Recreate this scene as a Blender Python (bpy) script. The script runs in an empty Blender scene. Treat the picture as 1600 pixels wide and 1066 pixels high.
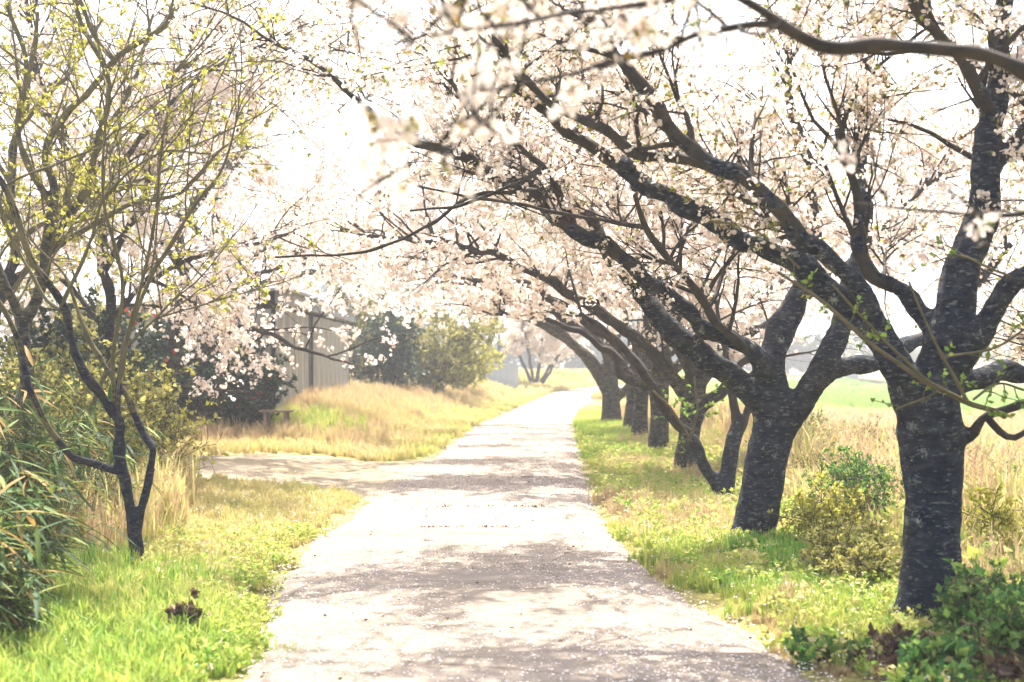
import bpy, math
import numpy as np
from mathutils import Vector, noise as mnoise

# ------------------------------------------------------------------ camera, sky, sun, exposure
SC = bpy.context.scene
COL = SC.collection
F = 2222.2           # focal length in photo pixels (50 mm on 36 mm at 1600 px)
HX, HY, CAMZ = 800.0, 565.0, 1.6

cam = bpy.data.cameras.new('camera')
cam.lens = 50.0
cam.sensor_width = 36.0
cam.shift_y = 0.02
cam.clip_start = 0.05
cam.clip_end = 3000.0
cam.dof.use_dof = True
cam.dof.focus_distance = 12.5
cam.dof.aperture_fstop = 2.4
camo = bpy.data.objects.new('camera', cam)
camo.location = (0, 0, CAMZ)
camo.rotation_euler = (math.radians(90), 0, 0)
COL.objects.link(camo)
SC.camera = camo

SUN_EL, SUN_AZ = math.radians(61), math.radians(4)   # azimuth from +Y towards +X
wd = bpy.data.worlds.new('World')
SC.world = wd
wd.use_nodes = True
nt = wd.node_tree
bg = nt.nodes['Background']
sky = nt.nodes.new('ShaderNodeTexSky')
sky.sky_type = 'NISHITA'
sky.sun_disc = False
sky.sun_elevation = SUN_EL
sky.sun_rotation = SUN_AZ
sky.air_density = 1.0
sky.dust_density = 5.0
sky.ozone_density = 1.0
nt.links.new(sky.outputs['Color'], bg.inputs['Color'])
bg.inputs['Strength'].default_value = 0.15

sl = bpy.data.lights.new('sun', 'SUN')
sl.energy = 5.0
sl.angle = math.radians(0.8)
sl.color = (1.0, 0.94, 0.85)
so = bpy.data.objects.new('sun', sl)
dv = Vector((math.sin(SUN_AZ)*math.cos(SUN_EL), math.cos(SUN_AZ)*math.cos(SUN_EL), math.sin(SUN_EL)))
so.rotation_euler = dv.to_track_quat('Z', 'Y').to_euler()
so.location = (-10, 20, 30)
COL.objects.link(so)

SC.view_settings.view_transform = 'Standard'
SC.view_settings.look = 'None'
SC.view_settings.exposure = 1.76
SC.view_settings.gamma = 1.0
SC.render.engine = 'CYCLES'
SC.cycles.use_denoising = True
SC.cycles.max_bounces = 5
SC.cycles.diffuse_bounces = 3
SC.cycles.transmission_bounces = 4
SC.cycles.volume_bounces = 0
SC.cycles.use_adaptive_sampling = True
SC.cycles.adaptive_threshold = 0.03
SC.cycles.glossy_bounces = 2
SC.cycles.caustics_reflective = False
SC.cycles.caustics_refractive = False

rng = np.random.default_rng(7)


# ------------------------------------------------------------------ helpers
def W(px, py, d):
    return ((px-HX)/F*d, d, CAMZ+(HY-py)/F*d)


def unit(v):
    return v/np.maximum(np.linalg.norm(v, axis=-1, keepdims=True), 1e-9)


def rand_unit(n, g):
    return unit(g.normal(size=(n, 3)))


def sstep(a, b, x):
    t = np.clip((x-a)/(b-a), 0, 1)
    return t*t*(3-2*t)


class MB:
    """collects vertices and faces for one mesh"""
    def __init__(s):
        s.v, s.f, s.a, s.n = [], [], [], 0

    def add(s, v, f, a=None):
        v = np.asarray(v, dtype=np.float64).reshape(-1, 3)
        f = np.asarray(f, dtype=np.int64)
        s.v.append(v)
        s.f.append(f+s.n)
        s.a.append(np.zeros(len(v)) if a is None else np.broadcast_to(np.asarray(a, float), (len(v),)))
        s.n += len(v)

    def box(s, x0, x1, y0, y1, z0, z1, a=None):
        v = [(x, y, z) for z in (z0, z1) for y in (y0, y1) for x in (x0, x1)]
        f = [(0, 2, 3, 1), (4, 5, 7, 6), (0, 1, 5, 4), (2, 6, 7, 3), (0, 4, 6, 2), (1, 3, 7, 5)]
        s.add(v, f, a)

    def mesh(s, name, origin=(0, 0, 0), smooth=True):
        me = bpy.data.meshes.new(name)
        if not s.v:
            return me
        v = np.concatenate(s.v)-np.asarray(origin)
        me.vertices.add(len(v))
        me.vertices.foreach_set('co', v.astype(np.float32).ravel())
        loops = np.concatenate([f.ravel() for f in s.f])
        sizes = np.concatenate([np.full(len(f), f.shape[1]) for f in s.f])
        me.loops.add(len(loops))
        me.loops.foreach_set('vertex_index', loops.astype(np.int32))
        me.polygons.add(len(sizes))
        starts = np.concatenate([[0], np.cumsum(sizes)[:-1]])
        me.polygons.foreach_set('loop_start', starts.astype(np.int32))
        me.polygons.foreach_set('use_smooth', np.full(len(sizes), smooth))
        at = me.attributes.new('v', 'FLOAT', 'POINT')
        at.data.foreach_set('value', np.concatenate(s.a).astype(np.float32))
        me.update(calc_edges=True)
        return me


def link(name, me, mat=None, parent=None, loc=None):
    o = bpy.data.objects.new(name, me)
    COL.objects.link(o)
    if mat is not None and me is not None and not me.materials:
        me.materials.append(mat)
    if parent is not None:
        o.parent = parent
    if loc is not None:
        o.location = loc
    return o


def tag(o, label=None, cat=None, group=None, kind=None):
    if label:
        o['label'] = label
    if cat:
        o['category'] = cat
    if group:
        o['group'] = group
    if kind:
        o['kind'] = kind
    return o


def empty(name, loc):
    o = bpy.data.objects.new(name, None)
    o.location = loc
    o.empty_display_size = 0.2
    COL.objects.link(o)
    return o


# ------------------------------------------------------------------ materials
def newmat(name):
    m = bpy.data.materials.new(name)
    m.use_nodes = True
    n = m.node_tree
    n.nodes.clear()
    out = n.nodes.new('ShaderNodeOutputMaterial')
    return m, n, out


def ramp(n, stops):
    r = n.nodes.new('ShaderNodeValToRGB')
    el = r.color_ramp.elements
    while len(el) < len(stops):
        el.new(0.5)
    for e, (p, c) in zip(el, stops):
        e.position = p
        e.color = (*c, 1)
    return r


def noise_tex(n, scale, detail=4, rough=0.55, vec=None, dist=0.0):
    t = n.nodes.new('ShaderNodeTexNoise')
    t.inputs['Scale'].default_value = scale
    t.inputs['Detail'].default_value = detail
    t.inputs['Roughness'].default_value = rough
    t.inputs['Distortion'].default_value = dist
    if vec is not None:
        n.links.new(vec, t.inputs['Vector'])
    return t


def mixc(n, fac, a, b, mode='MIX'):
    m = n.nodes.new('ShaderNodeMix')
    m.data_type = 'RGBA'
    m.blend_type = mode
    for sock, val in ((m.inputs['Factor'], fac), (m.inputs[6], a), (m.inputs[7], b)):
        if hasattr(val, 'is_output'):
            n.links.new(val, sock)
        elif isinstance(val, (int, float)):
            sock.default_value = val
        else:
            sock.default_value = (*val, 1)
    return m.outputs[2]


def leaf_mat(name, stops, transl=0.45, instancer=None, rough=0.6, tint=None):
    """thin foliage: diffuse plus light coming through, colour picked by a per-leaf value"""
    m, n, out = newmat(name)
    at = n.nodes.new('ShaderNodeAttribute')
    if instancer:
        at.attribute_type = 'INSTANCER'
        at.attribute_name = instancer
    else:
        at.attribute_name = 'v'
    fac = at.outputs['Fac']
    if instancer:   # blades of one tuft differ a little
        a2 = n.nodes.new('ShaderNodeAttribute')
        a2.attribute_name = 'v'
        ad = n.nodes.new('ShaderNodeMath')
        ad.operation = 'MULTIPLY_ADD'
        n.links.new(a2.outputs['Fac'], ad.inputs[0])
        ad.inputs[1].default_value = 0.24
        n.links.new(fac, ad.inputs[2])
        fac = ad.outputs[0]
    r = ramp(n, stops)
    n.links.new(fac, r.inputs['Fac'])
    d = n.nodes.new('ShaderNodeBsdfPrincipled')
    d.inputs['Roughness'].default_value = rough
    d.inputs['Specular IOR Level'].default_value = 0.25
    n.links.new(r.outputs['Color'], d.inputs['Base Color'])
    t = n.nodes.new('ShaderNodeBsdfTranslucent')
    col = r.outputs['Color']
    if tint:
        col = mixc(n, 1.0, col, tint, 'MULTIPLY')
    n.links.new(col, t.inputs['Color'])
    mx = n.nodes.new('ShaderNodeMixShader')
    mx.inputs[0].default_value = transl
    n.links.new(d.outputs[0], mx.inputs[1])
    n.links.new(t.outputs[0], mx.inputs[2])
    n.links.new(mx.outputs[0], out.inputs['Surface'])
    return m


def bark_mat(name, dark, mid, lichen, lich=0.5, scale=1.0):
    m, n, out = newmat(name)
    tc = n.nodes.new('ShaderNodeTexCoord')
    mp = n.nodes.new('ShaderNodeMapping')
    mp.inputs['Scale'].default_value = (9*scale, 9*scale, 18*scale)
    n.links.new(tc.outputs['Object'], mp.inputs['Vector'])
    band = noise_tex(n, 1.0, 7, 0.72, mp.outputs[0], 0.3)
    big = noise_tex(n, 3.2*scale, 4, 0.6, tc.outputs['Object'])
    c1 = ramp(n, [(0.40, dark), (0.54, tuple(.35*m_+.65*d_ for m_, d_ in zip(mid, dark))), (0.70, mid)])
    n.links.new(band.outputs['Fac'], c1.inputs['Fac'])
    brown = noise_tex(n, 1.6*scale, 3, 0.6, tc.outputs['Object'])
    brr = ramp(n, [(0.42, (1, 1, 1)), (0.62, (1.5, 1.28, 0.95))])
    n.links.new(brown.outputs['Fac'], brr.inputs['Fac'])
    cbase = mixc(n, 1.0, c1.outputs['Color'], brr.outputs['Color'], 'MULTIPLY')
    # pale lichen: discs of differing size, broken up
    vo = n.nodes.new('ShaderNodeTexVoronoi')
    vo.inputs['Scale'].default_value = 7.5*scale
    n.links.new(tc.outputs['Object'], vo.inputs['Vector'])
    fine = noise_tex(n, 60*scale, 3, 0.6, tc.outputs['Object'])
    s = n.nodes.new('ShaderNodeMath')
    s.operation = 'MULTIPLY_ADD'
    n.links.new(fine.outputs['Fac'], s.inputs[0])
    s.inputs[1].default_value = 1.1
    n.links.new(vo.outputs['Distance'], s.inputs[2])
    lr = ramp(n, [(0.60, (1, 1, 1)), (0.78, (0, 0, 0))])
    n.links.new(s.outputs[0], lr.inputs['Fac'])
    br = ramp(n, [(0.45, (0, 0, 0)), (0.56, (1, 1, 1))])
    n.links.new(big.outputs['Fac'], br.inputs['Fac'])
    mu = n.nodes.new('ShaderNodeMath')
    mu.operation = 'MULTIPLY'
    n.links.new(lr.outputs['Color'], mu.inputs[0])
    n.links.new(br.outputs['Color'], mu.inputs[1])
    mu2 = n.nodes.new('ShaderNodeMath')
    mu2.operation = 'MULTIPLY'
    n.links.new(mu.outputs[0], mu2.inputs[0])
    mu2.inputs[1].default_value = lich
    col = mixc(n, mu2.outputs[0], cbase, lichen)
    mf = n.nodes.new('ShaderNodeMapping')
    mf.inputs['Scale'].default_value = (20*scale, 20*scale, 62*scale)
    n.links.new(tc.outputs['Object'], mf.inputs['Vector'])
    fl = noise_tex(n, 1.0, 3, 0.6, mf.outputs[0], 0.2)
    fr = ramp(n, [(0.57, (0, 0, 0)), (0.66, (1, 1, 1))])
    n.links.new(fl.outputs['Fac'], fr.inputs['Fac'])
    fm = n.nodes.new('ShaderNodeMath')
    fm.operation = 'MULTIPLY'
    n.links.new(fr.outputs['Color'], fm.inputs[0])
    fm.inputs[1].default_value = 0.55
    col = mixc(n, fm.outputs[0], col, tuple(.8*c_ for c_ in lichen))
    b = n.nodes.new('ShaderNodeBsdfPrincipled')
    b.inputs['Roughness'].default_value = 0.9
    b.inputs['Specular IOR Level'].default_value = 0.2
    n.links.new(col, b.inputs['Base Color'])
    bu = n.nodes.new('ShaderNodeBump')
    bu.inputs['Strength'].default_value = 0.9
    bu.inputs['Distance'].default_value = 0.02
    n.links.new(band.outputs['Fac'], bu.inputs['Height'])
    n.links.new(bu.outputs[0], b.inputs['Normal'])
    n.links.new(b.outputs[0], out.inputs['Surface'])
    return m


def plain_mat(name, c0, c1, scale=4.0, rough=0.85, stretch=(1, 1, 1), bump=0.2):
    m, n, out = newmat(name)
    tc = n.nodes.new('ShaderNodeTexCoord')
    mp = n.nodes.new('ShaderNodeMapping')
    mp.inputs['Scale'].default_value = stretch
    n.links.new(tc.outputs['Object'], mp.inputs['Vector'])
    t = noise_tex(n, scale, 6, 0.62, mp.outputs[0])
    r = ramp(n, [(0.3, c0), (0.7, c1)])
    n.links.new(t.outputs['Fac'], r.inputs['Fac'])
    b = n.nodes.new('ShaderNodeBsdfPrincipled')
    b.inputs['Roughness'].default_value = rough
    b.inputs['Specular IOR Level'].default_value = 0.25
    n.links.new(r.outputs['Color'], b.inputs['Base Color'])
    bu = n.nodes.new('ShaderNodeBump')
    bu.inputs['Strength'].default_value = bump
    bu.inputs['Distance'].default_value = 0.02
    n.links.new(t.outputs['Fac'], bu.inputs['Height'])
    n.links.new(bu.outputs[0], b.inputs['Normal'])
    n.links.new(b.outputs[0], out.inputs['Surface'])
    return m


M = {}
M['bark'] = bark_mat('bark_dark', (0.003, 0.007, 0.020), (0.050, 0.056, 0.075), (0.27, 0.28, 0.24), 0.95)  # navy darks carry the blue tone of shaded trunks in the colour
M['bark_far'] = bark_mat('bark_olive_sunlit', (0.010, 0.012, 0.020), (0.13, 0.12, 0.085), (0.30, 0.29, 0.20), 0.9)  # lighter olive mid tone puts sunlight on the trunks into the colour
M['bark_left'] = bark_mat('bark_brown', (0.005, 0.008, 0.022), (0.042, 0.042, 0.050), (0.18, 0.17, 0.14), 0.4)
M['twig'] = plain_mat('twig_bark', (0.012, 0.012, 0.016), (0.065, 0.052, 0.037), 9)
M['twig_green'] = plain_mat('twig_olive', (0.07, 0.06, 0.035), (0.16, 0.13, 0.06), 9)
BL = [(0.0, (0.58, 0.40, 0.28)), (0.15, (0.82, 0.68, 0.58)), (0.4, (0.90, 0.80, 0.73)), (1.0, (0.94, 0.90, 0.87))]
M['blossom'] = leaf_mat('blossom', BL, 0.6, tint=(1, 0.98, 0.95))
M['young'] = leaf_mat('young_leaves', [(0.0, (0.20, 0.085, 0.04)), (0.25, (0.27, 0.20, 0.05)), (0.6, (0.33, 0.34, 0.05)), (1.0, (0.22, 0.33, 0.05))], 0.5)
M['young_green'] = leaf_mat('young_leaves_green', [(0.0, (0.10, 0.20, 0.03)), (0.6, (0.20, 0.34, 0.05)), (1.0, (0.36, 0.40, 0.07))], 0.5)
M['yellow'] = leaf_mat('yellow_green_leaves', [(0.0, (0.24, 0.23, 0.03)), (0.5, (0.44, 0.42, 0.06)), (1.0, (0.58, 0.55, 0.14))], 0.5)
M['evergreen'] = leaf_mat('evergreen_leaves', [(0.0, (0.010, 0.024, 0.022)), (0.6, (0.022, 0.055, 0.035)), (1.0, (0.07, 0.11, 0.04))], 0.2, rough=0.4)
M['bush'] = leaf_mat('bush_leaves', [(0.0, (0.06, 0.09, 0.03)), (0.35, (0.28, 0.27, 0.07)), (1.0, (0.54, 0.48, 0.15))], 0.45)
M['bamboo'] = leaf_mat('bamboo_leaves', [(0.0, (0.02, 0.055, 0.02)), (0.55, (0.085, 0.17, 0.035)), (0.8, (0.26, 0.30, 0.06)), (0.93, (0.40, 0.26, 0.07)), (1.0, (0.45, 0.26, 0.10))], 0.28, rough=0.65)
M['herb'] = leaf_mat('herb_leaves', [(0.0, (0.03, 0.10, 0.035)), (0.5, (0.11, 0.25, 0.05)), (1.0, (0.32, 0.42, 0.09))], 0.45, rough=0.6)
M['dockweed'] = leaf_mat('withered_leaves', [(0.0, (0.05, 0.03, 0.028)), (0.5, (0.13, 0.08, 0.055)), (1.0, (0.26, 0.17, 0.08))], 0.25)
M['red'] = leaf_mat('red_petals', [(0.0, (0.45, 0.03, 0.03)), (1.0, (0.62, 0.10, 0.08))], 0.35)
M['white_petal'] = leaf_mat('white_petals', [(0.0, (0.75, 0.62, 0.57)), (1.0, (0.85, 0.80, 0.76))], 0.3)
GR = [(0.0, (0.05, 0.16, 0.02)), (0.22, (0.17, 0.34, 0.05)), (0.45, (0.40, 0.46, 0.085)), (0.68, (0.56, 0.49, 0.19)), (0.85, (0.55, 0.41, 0.23)), (1.1, (0.42, 0.28, 0.17))]
GR[-1] = (1.0, GR[-1][1])
M['grass'] = leaf_mat('grass_blades', GR, 0.45, instancer='tint')


def ground_material():
    m, n, out = newmat('ground_soil')
    tc = n.nodes.new('ShaderNodeTexCoord')
    big = noise_tex(n, 0.35, 5, 0.6, tc.outputs['Object'])
    fine = noise_tex(n, 14, 6, 0.7, tc.outputs['Object'])
    r1 = ramp(n, [(0.3, (0.22, 0.21, 0.05)), (0.5, (0.36, 0.32, 0.11)), (0.7, (0.40, 0.31, 0.17))])
    n.links.new(big.outputs['Fac'], r1.inputs['Fac'])
    r2 = ramp(n, [(0.3, (0.45, 0.45, 0.45)), (0.7, (1, 1, 1))])
    n.links.new(fine.outputs['Fac'], r2.inputs['Fac'])
    col = mixc(n, 1.0, r1.outputs['Color'], r2.outputs['Color'], 'MULTIPLY')
    b = n.nodes.new('ShaderNodeBsdfPrincipled')
    b.inputs['Roughness'].default_value = 1.0
    b.inputs['Specular IOR Level'].default_value = 0.1
    n.links.new(col, b.inputs['Base Color'])
    bu = n.nodes.new('ShaderNodeBump')
    bu.inputs['Strength'].default_value = 0.8
    bu.inputs['Distance'].default_value = 0.05
    n.links.new(fine.outputs['Fac'], bu.inputs['Height'])
    n.links.new(bu.outputs[0], b.inputs['Normal'])
    n.links.new(b.outputs[0], out.inputs['Surface'])
    return m


def path_material(name, base, dark, pale, streak=1.0):
    m, n, out = newmat(name)
    tc = n.nodes.new('ShaderNodeTexCoord')
    mp = n.nodes.new('ShaderNodeMapping')
    mp.inputs['Scale'].default_value = (0.55, 1.5, 1)
    n.links.new(tc.outputs['Object'], mp.inputs['Vector'])
    patch = noise_tex(n, 1.0, 7, 0.68, mp.outputs[0], 0.5)
    grit = noise_tex(n, 55, 4, 0.75, tc.outputs['Object'])
    grit2 = noise_tex(n, 160, 2, 0.6, tc.outputs['Object'])
    r1 = ramp(n, [(0.30, dark), (0.47, base), (0.70, pale)])
    n.links.new(patch.outputs['Fac'], r1.inputs['Fac'])
    r2 = ramp(n, [(0.30, (0.50, 0.49, 0.47)), (0.52, (1, 1, 1)), (0.75, (1.15, 1.12, 1.1))])
    n.links.new(grit.outputs['Fac'], r2.inputs['Fac'])
    c = mixc(n, 0.8, r1.outputs['Color'], r2.outputs['Color'], 'MULTIPLY')
    m2 = n.nodes.new('ShaderNodeMapping')
    m2.inputs['Scale'].default_value = (0.9, 6.0, 1)
    n.links.new(tc.outputs['Object'], m2.inputs['Vector'])
    st = noise_tex(n, 1.0, 8, 0.75, m2.outputs[0], 0.8)
    r3 = ramp(n, [(0.34, (0.46, 0.45, 0.38)), (0.47, (1, 1, 1))])  # olive cross streaks put thin branch shadows and wet marks into the colour
    n.links.new(st.outputs['Fac'], r3.inputs['Fac'])
    c = mixc(n, streak, c, r3.outputs['Color'], 'MULTIPLY')
    vc = n.nodes.new('ShaderNodeTexVoronoi')
    vc.feature = 'DISTANCE_TO_EDGE'
    vc.inputs['Scale'].default_value = 0.55
    nd = noise_tex(n, 2.5, 4, 0.6, tc.outputs['Object'])
    md = mixc(n, 0.12, tc.outputs['Object'], nd.outputs['Color'], 'ADD')
    n.links.new(md, vc.inputs['Vector'])
    r4 = ramp(n, [(0.004, (0.45, 0.42, 0.36)), (0.012, (1, 1, 1))])
    n.links.new(vc.outputs['Distance'], r4.inputs['Fac'])
    c = mixc(n, 0.7*streak, c, r4.outputs['Color'], 'MULTIPLY')
    b = n.nodes.new('ShaderNodeBsdfPrincipled')
    b.inputs['Roughness'].default_value = 0.9
    b.inputs['Specular IOR Level'].default_value = 0.25
    n.links.new(c, b.inputs['Base Color'])
    ad = n.nodes.new('ShaderNodeMath')
    ad.operation = 'ADD'
    n.links.new(grit.outputs['Fac'], ad.inputs[0])
    n.links.new(grit2.outputs['Fac'], ad.inputs[1])
    bu = n.nodes.new('ShaderNodeBump')
    bu.inputs['Strength'].default_value = 0.6
    bu.inputs['Distance'].default_value = 0.012
    n.links.new(ad.outputs[0], bu.inputs['Height'])
    n.links.new(bu.outputs[0], b.inputs['Normal'])
    n.links.new(b.outputs[0], out.inputs['Surface'])
    return m


M['ground'] = ground_material()
M['path'] = path_material('path_surface', (0.265, 0.220, 0.172), (0.20, 0.170, 0.125), (0.305, 0.26, 0.21), 0.65)
M['dirt'] = path_material('side_track_dirt', (0.28, 0.225, 0.145), (0.24, 0.205, 0.10), (0.31, 0.26, 0.185), 0.2)
M['rock'] = plain_mat('dark_rock', (0.012, 0.012, 0.016), (0.05, 0.042, 0.04), 7, 0.9, bump=0.6)
M['wallboard'] = plain_mat('weathered_panel', (0.30, 0.29, 0.25), (0.46, 0.44, 0.39), 2.2, 0.8, (3, 3, 0.5))
M['fascia'] = plain_mat('grey_fascia', (0.20, 0.21, 0.22), (0.30, 0.30, 0.30), 3)
M['shed_dark'] = plain_mat('shed_inside_shade', (0.02, 0.02, 0.03), (0.04, 0.04, 0.05), 3)  # near-black colour paints the shade inside the shed
M['white_metal'] = plain_mat('white_sheet_metal', (0.42, 0.44, 0.47), (0.55, 0.57, 0.60), 1.5, 0.55, bump=0.05)
M['concrete'] = plain_mat('pale_concrete', (0.30, 0.30, 0.29), (0.42, 0.41, 0.39), 1.2)
M['rail'] = plain_mat('bridge_rail', (0.36, 0.38, 0.40), (0.5, 0.52, 0.53), 2, 0.5)
M['road'] = plain_mat('far_road', (0.16, 0.17, 0.18), (0.23, 0.235, 0.24), 0.6)
M['wood'] = plain_mat('old_wood', (0.14, 0.10, 0.075), (0.28, 0.21, 0.16), 4, 0.9, (1, 8, 8))
M['hill'] = plain_mat('wooded_hill', (0.05, 0.08, 0.09), (0.11, 0.14, 0.13), 0.06)

# ------------------------------------------------------------------ terrain, path
PY = np.array([-10, 0, 7.1, 8.6, 10.6, 13.2, 16, 20, 28, 37, 48, 59, 75, 90, 110, 140])
PL = np.array([-1.3, -1.3, -1.36, -1.53, -1.84, -1.80, -1.72, -1.57, -1.25, -.83, -.05, .8, 2.2, 5, 12, 26])
PR = np.array([1.75, 1.7, 1.63, 1.47, 1.02, .93, .96, 1.08, 1.28, 1.57, 2.3, 3.3, 5.2, 9, 18, 36])


def path_l(y):
    return np.interp(y, PY, PL)


def path_r(y):
    return np.interp(y, PY, PR)


def wob(x, y):
    return (np.sin(x*1.7+y*0.9)*np.sin(y*1.3-x*0.6)+0.6*np.sin(x*3.9-y*2.7)*np.sin(y*4.3+x))*0.5


def height(x, y):
    x = np.asarray(x, float)
    y = np.asarray(y, float)
    sL = path_l(y)-x
    sR = x-np.maximum(2.35, path_r(y)+1.0)
    z = np.zeros(np.broadcast(x, y).shape)
    z = z+0.60*sstep(0.6, 3.6, sL)*sstep(24.5, 31, y)
    z = z+0.10*sstep(0.6, 2.2, sL)
    z = z-0.75*sstep(0.3, 6.0, sR)
    off = np.maximum(sL, x-path_r(y))
    z = z+0.035*wob(x, y)*sstep(0.1, 0.8, off)
    z = z-0.05*(1-sstep(-0.25, 0.12, off))
    return z


def build_ground():
    xs = np.concatenate([-np.geomspace(400, 9, 26), np.linspace(-8.5, 9, 100), np.geomspace(9.5, 400, 26)])
    ys = np.concatenate([np.linspace(-15, 3, 10), np.linspace(3.2, 50, 180), np.geomspace(51, 700, 45)])
    X, Y = np.meshgrid(xs, ys)
    Z = height(X, Y)
    ny, nx = X.shape
    i = np.arange(ny-1)[:, None]*nx+np.arange(nx-1)[None, :]
    q = np.stack([i, i+1, i+nx+1, i+nx], -1).reshape(-1, 4)
    b = MB()
    b.add(np.stack([X, Y, Z], -1), q)
    tag(link('ground', b.mesh('ground'), M['ground']), 'grassy verge, bank and field ground', None, None, 'structure')


build_ground()


def build_path():
    ys = np.concatenate([np.linspace(-8, 40, 260), np.linspace(40.4, 130, 120)])
    ts = np.linspace(0, 1, 13)
    g = np.random.default_rng(3)
    jl = np.convolve(g.normal(size=len(ys)+8), np.ones(9)/9, 'valid')*0.16
    jr = np.convolve(g.normal(size=len(ys)+8), np.ones(9)/9, 'valid')*0.16
    L = path_l(ys)+jl-0.05
    R = path_r(ys)+jr+0.05
    X = L[:, None]+(R-L)[:, None]*ts
    Y = np.repeat(ys[:, None], 13, 1)
    Z = 0.014+0.025*(1-(2*ts-1)**2)[None, :]+0.004*wob(X*2, Y*2)
    Z[:, 0] = -0.045
    Z[:, -1] = -0.045
    n = 13
    i = np.arange(len(ys)-1)[:, None]*n+np.arange(n-1)[None, :]
    q = np.stack([i, i+1, i+n+1, i+n], -1).reshape(-1, 4)
    b = MB()
    b.add(np.stack([X, Y, Z], -1), q)
    tag(link('path', b.mesh('path'), M['path']), 'pale path strewn with fallen petals', None, None, 'structure')
    # the bare side track that leaves to the left
    xs = np.linspace(-11, -1.25, 40)
    t2 = np.linspace(0, 1, 11)
    near = np.interp(xs, [-11, -5, -3, -2, -1.25], [16.6, 17.0, 17.3, 16.6, 15.2])+0.15*np.sin(xs*3.1)+0.1*np.sin(xs*7)
    far = np.interp(xs, [-11, -5, -3, -2, -1.25], [22.4, 23.2, 23.4, 22.8, 24.2])+0.15*np.sin(xs*2.3+1)+0.1*np.sin(xs*6)
    X = np.repeat(xs[:, None], 11, 1)
    Y = near[:, None]+(far-near)[:, None]*t2
    Z = np.maximum(height(X, Y)+0.014, 0.008)
    Z[:, 0] -= 0.04
    Z[:, -1] -= 0.04
    i = np.arange(len(xs)-1)[:, None]*11+np.arange(10)[None, :]
    q = np.stack([i, i+11, i+12, i+1], -1).reshape(-1, 4)
    b = MB()
    b.add(np.stack([X, Y, Z], -1), q)
    tag(link('side_path', b.mesh('side_path'), M['dirt']), 'bare dirt track leaving the path', None, None, 'structure')


build_path()


def on_track(x, y):
    near = np.interp(x, [-11, -5, -3, -2, -1.25], [16.6, 17.0, 17.3, 16.6, 15.2])
    far = np.interp(x, [-11, -5, -3, -2, -1.25], [22.4, 23.2, 23.4, 22.8, 24.2])
    rag = .35*np.sin(x*4.3+y*7)*np.sin(x*9.1-y*3)
    return (x > -11) & (x < -1) & (y > near+0.25+rag) & (y < far-0.25-rag)


# ------------------------------------------------------------------ tree building
def tubes(mb, P, R, S, a=0.0):
    """P (N,K,3) centre lines, R (N,K) radii, S sides"""
    N, K, _ = P.shape
    if N == 0:
        return
    T = np.gradient(P, axis=1)
    T = unit(T)
    ch = unit(P[:, -1]-P[:, 0])
    ref = np.where(np.abs(ch[:, 2:3]) < 0.75, np.array([[0, 0, 1.0]]), np.array([[1.0, 0, 0]]))
    U = unit(np.cross(T, ref[:, None, :]))
    V = np.cross(T, U)
    an = np.arange(S)*2*math.pi/S
    ring = P[:, :, None, :]+R[:, :, None, None]*(np.cos(an)[None, None, :, None]*U[:, :, None, :]+np.sin(an)[None, None, :, None]*V[:, :, None, :])
    base = (np.arange(N)*K*S)[:, None, None]
    k = (np.arange(K-1)*S)[None, :, None]
    s = np.arange(S)[None, None, :]
    s2 = (s+1) % S
    q = np.stack([base+k+s, base+k+s2, base+k+S+s2, base+k+S+s], -1).reshape(-1, 4)
    mb.add(ring.reshape(-1, 3), q, a)


def catmull(pts, step):
    p = np.asarray(pts, float)
    if len(p) == 2:
        p = np.stack([p[0], (p[0]+p[1])/2, p[1]])
    q = np.concatenate([[2*p[0]-p[1]], p, [2*p[-1]-p[-2]]])
    out = []
    for i in range(1, len(q)-2):
        L = np.linalg.norm(q[i+1, :3]-q[i, :3])
        n = max(2, int(L/step)+1)
        t = np.linspace(0, 1, n, endpoint=False)[:, None]
        a, b, c, d = q[i-1], q[i], q[i+1], q[i+2]
        out.append(0.5*((2*b)+(-a+c)*t+(2*a-5*b+4*c-d)*t**2+(-a+3*b-3*c+d)*t**3))
    out.append(p[-1:])
    o = np.concatenate(out)
    o[:, 3] = np.maximum(o[:, 3], 0.002)
    return o


def resample(o, K):
    s = np.concatenate([[0], np.cumsum(np.linalg.norm(np.diff(o[:, :3], axis=0), axis=1))])
    t = np.linspace(0, s[-1], K)
    return np.stack([np.interp(t, s, o[:, j]) for j in range(4)], -1), s[-1]


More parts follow.
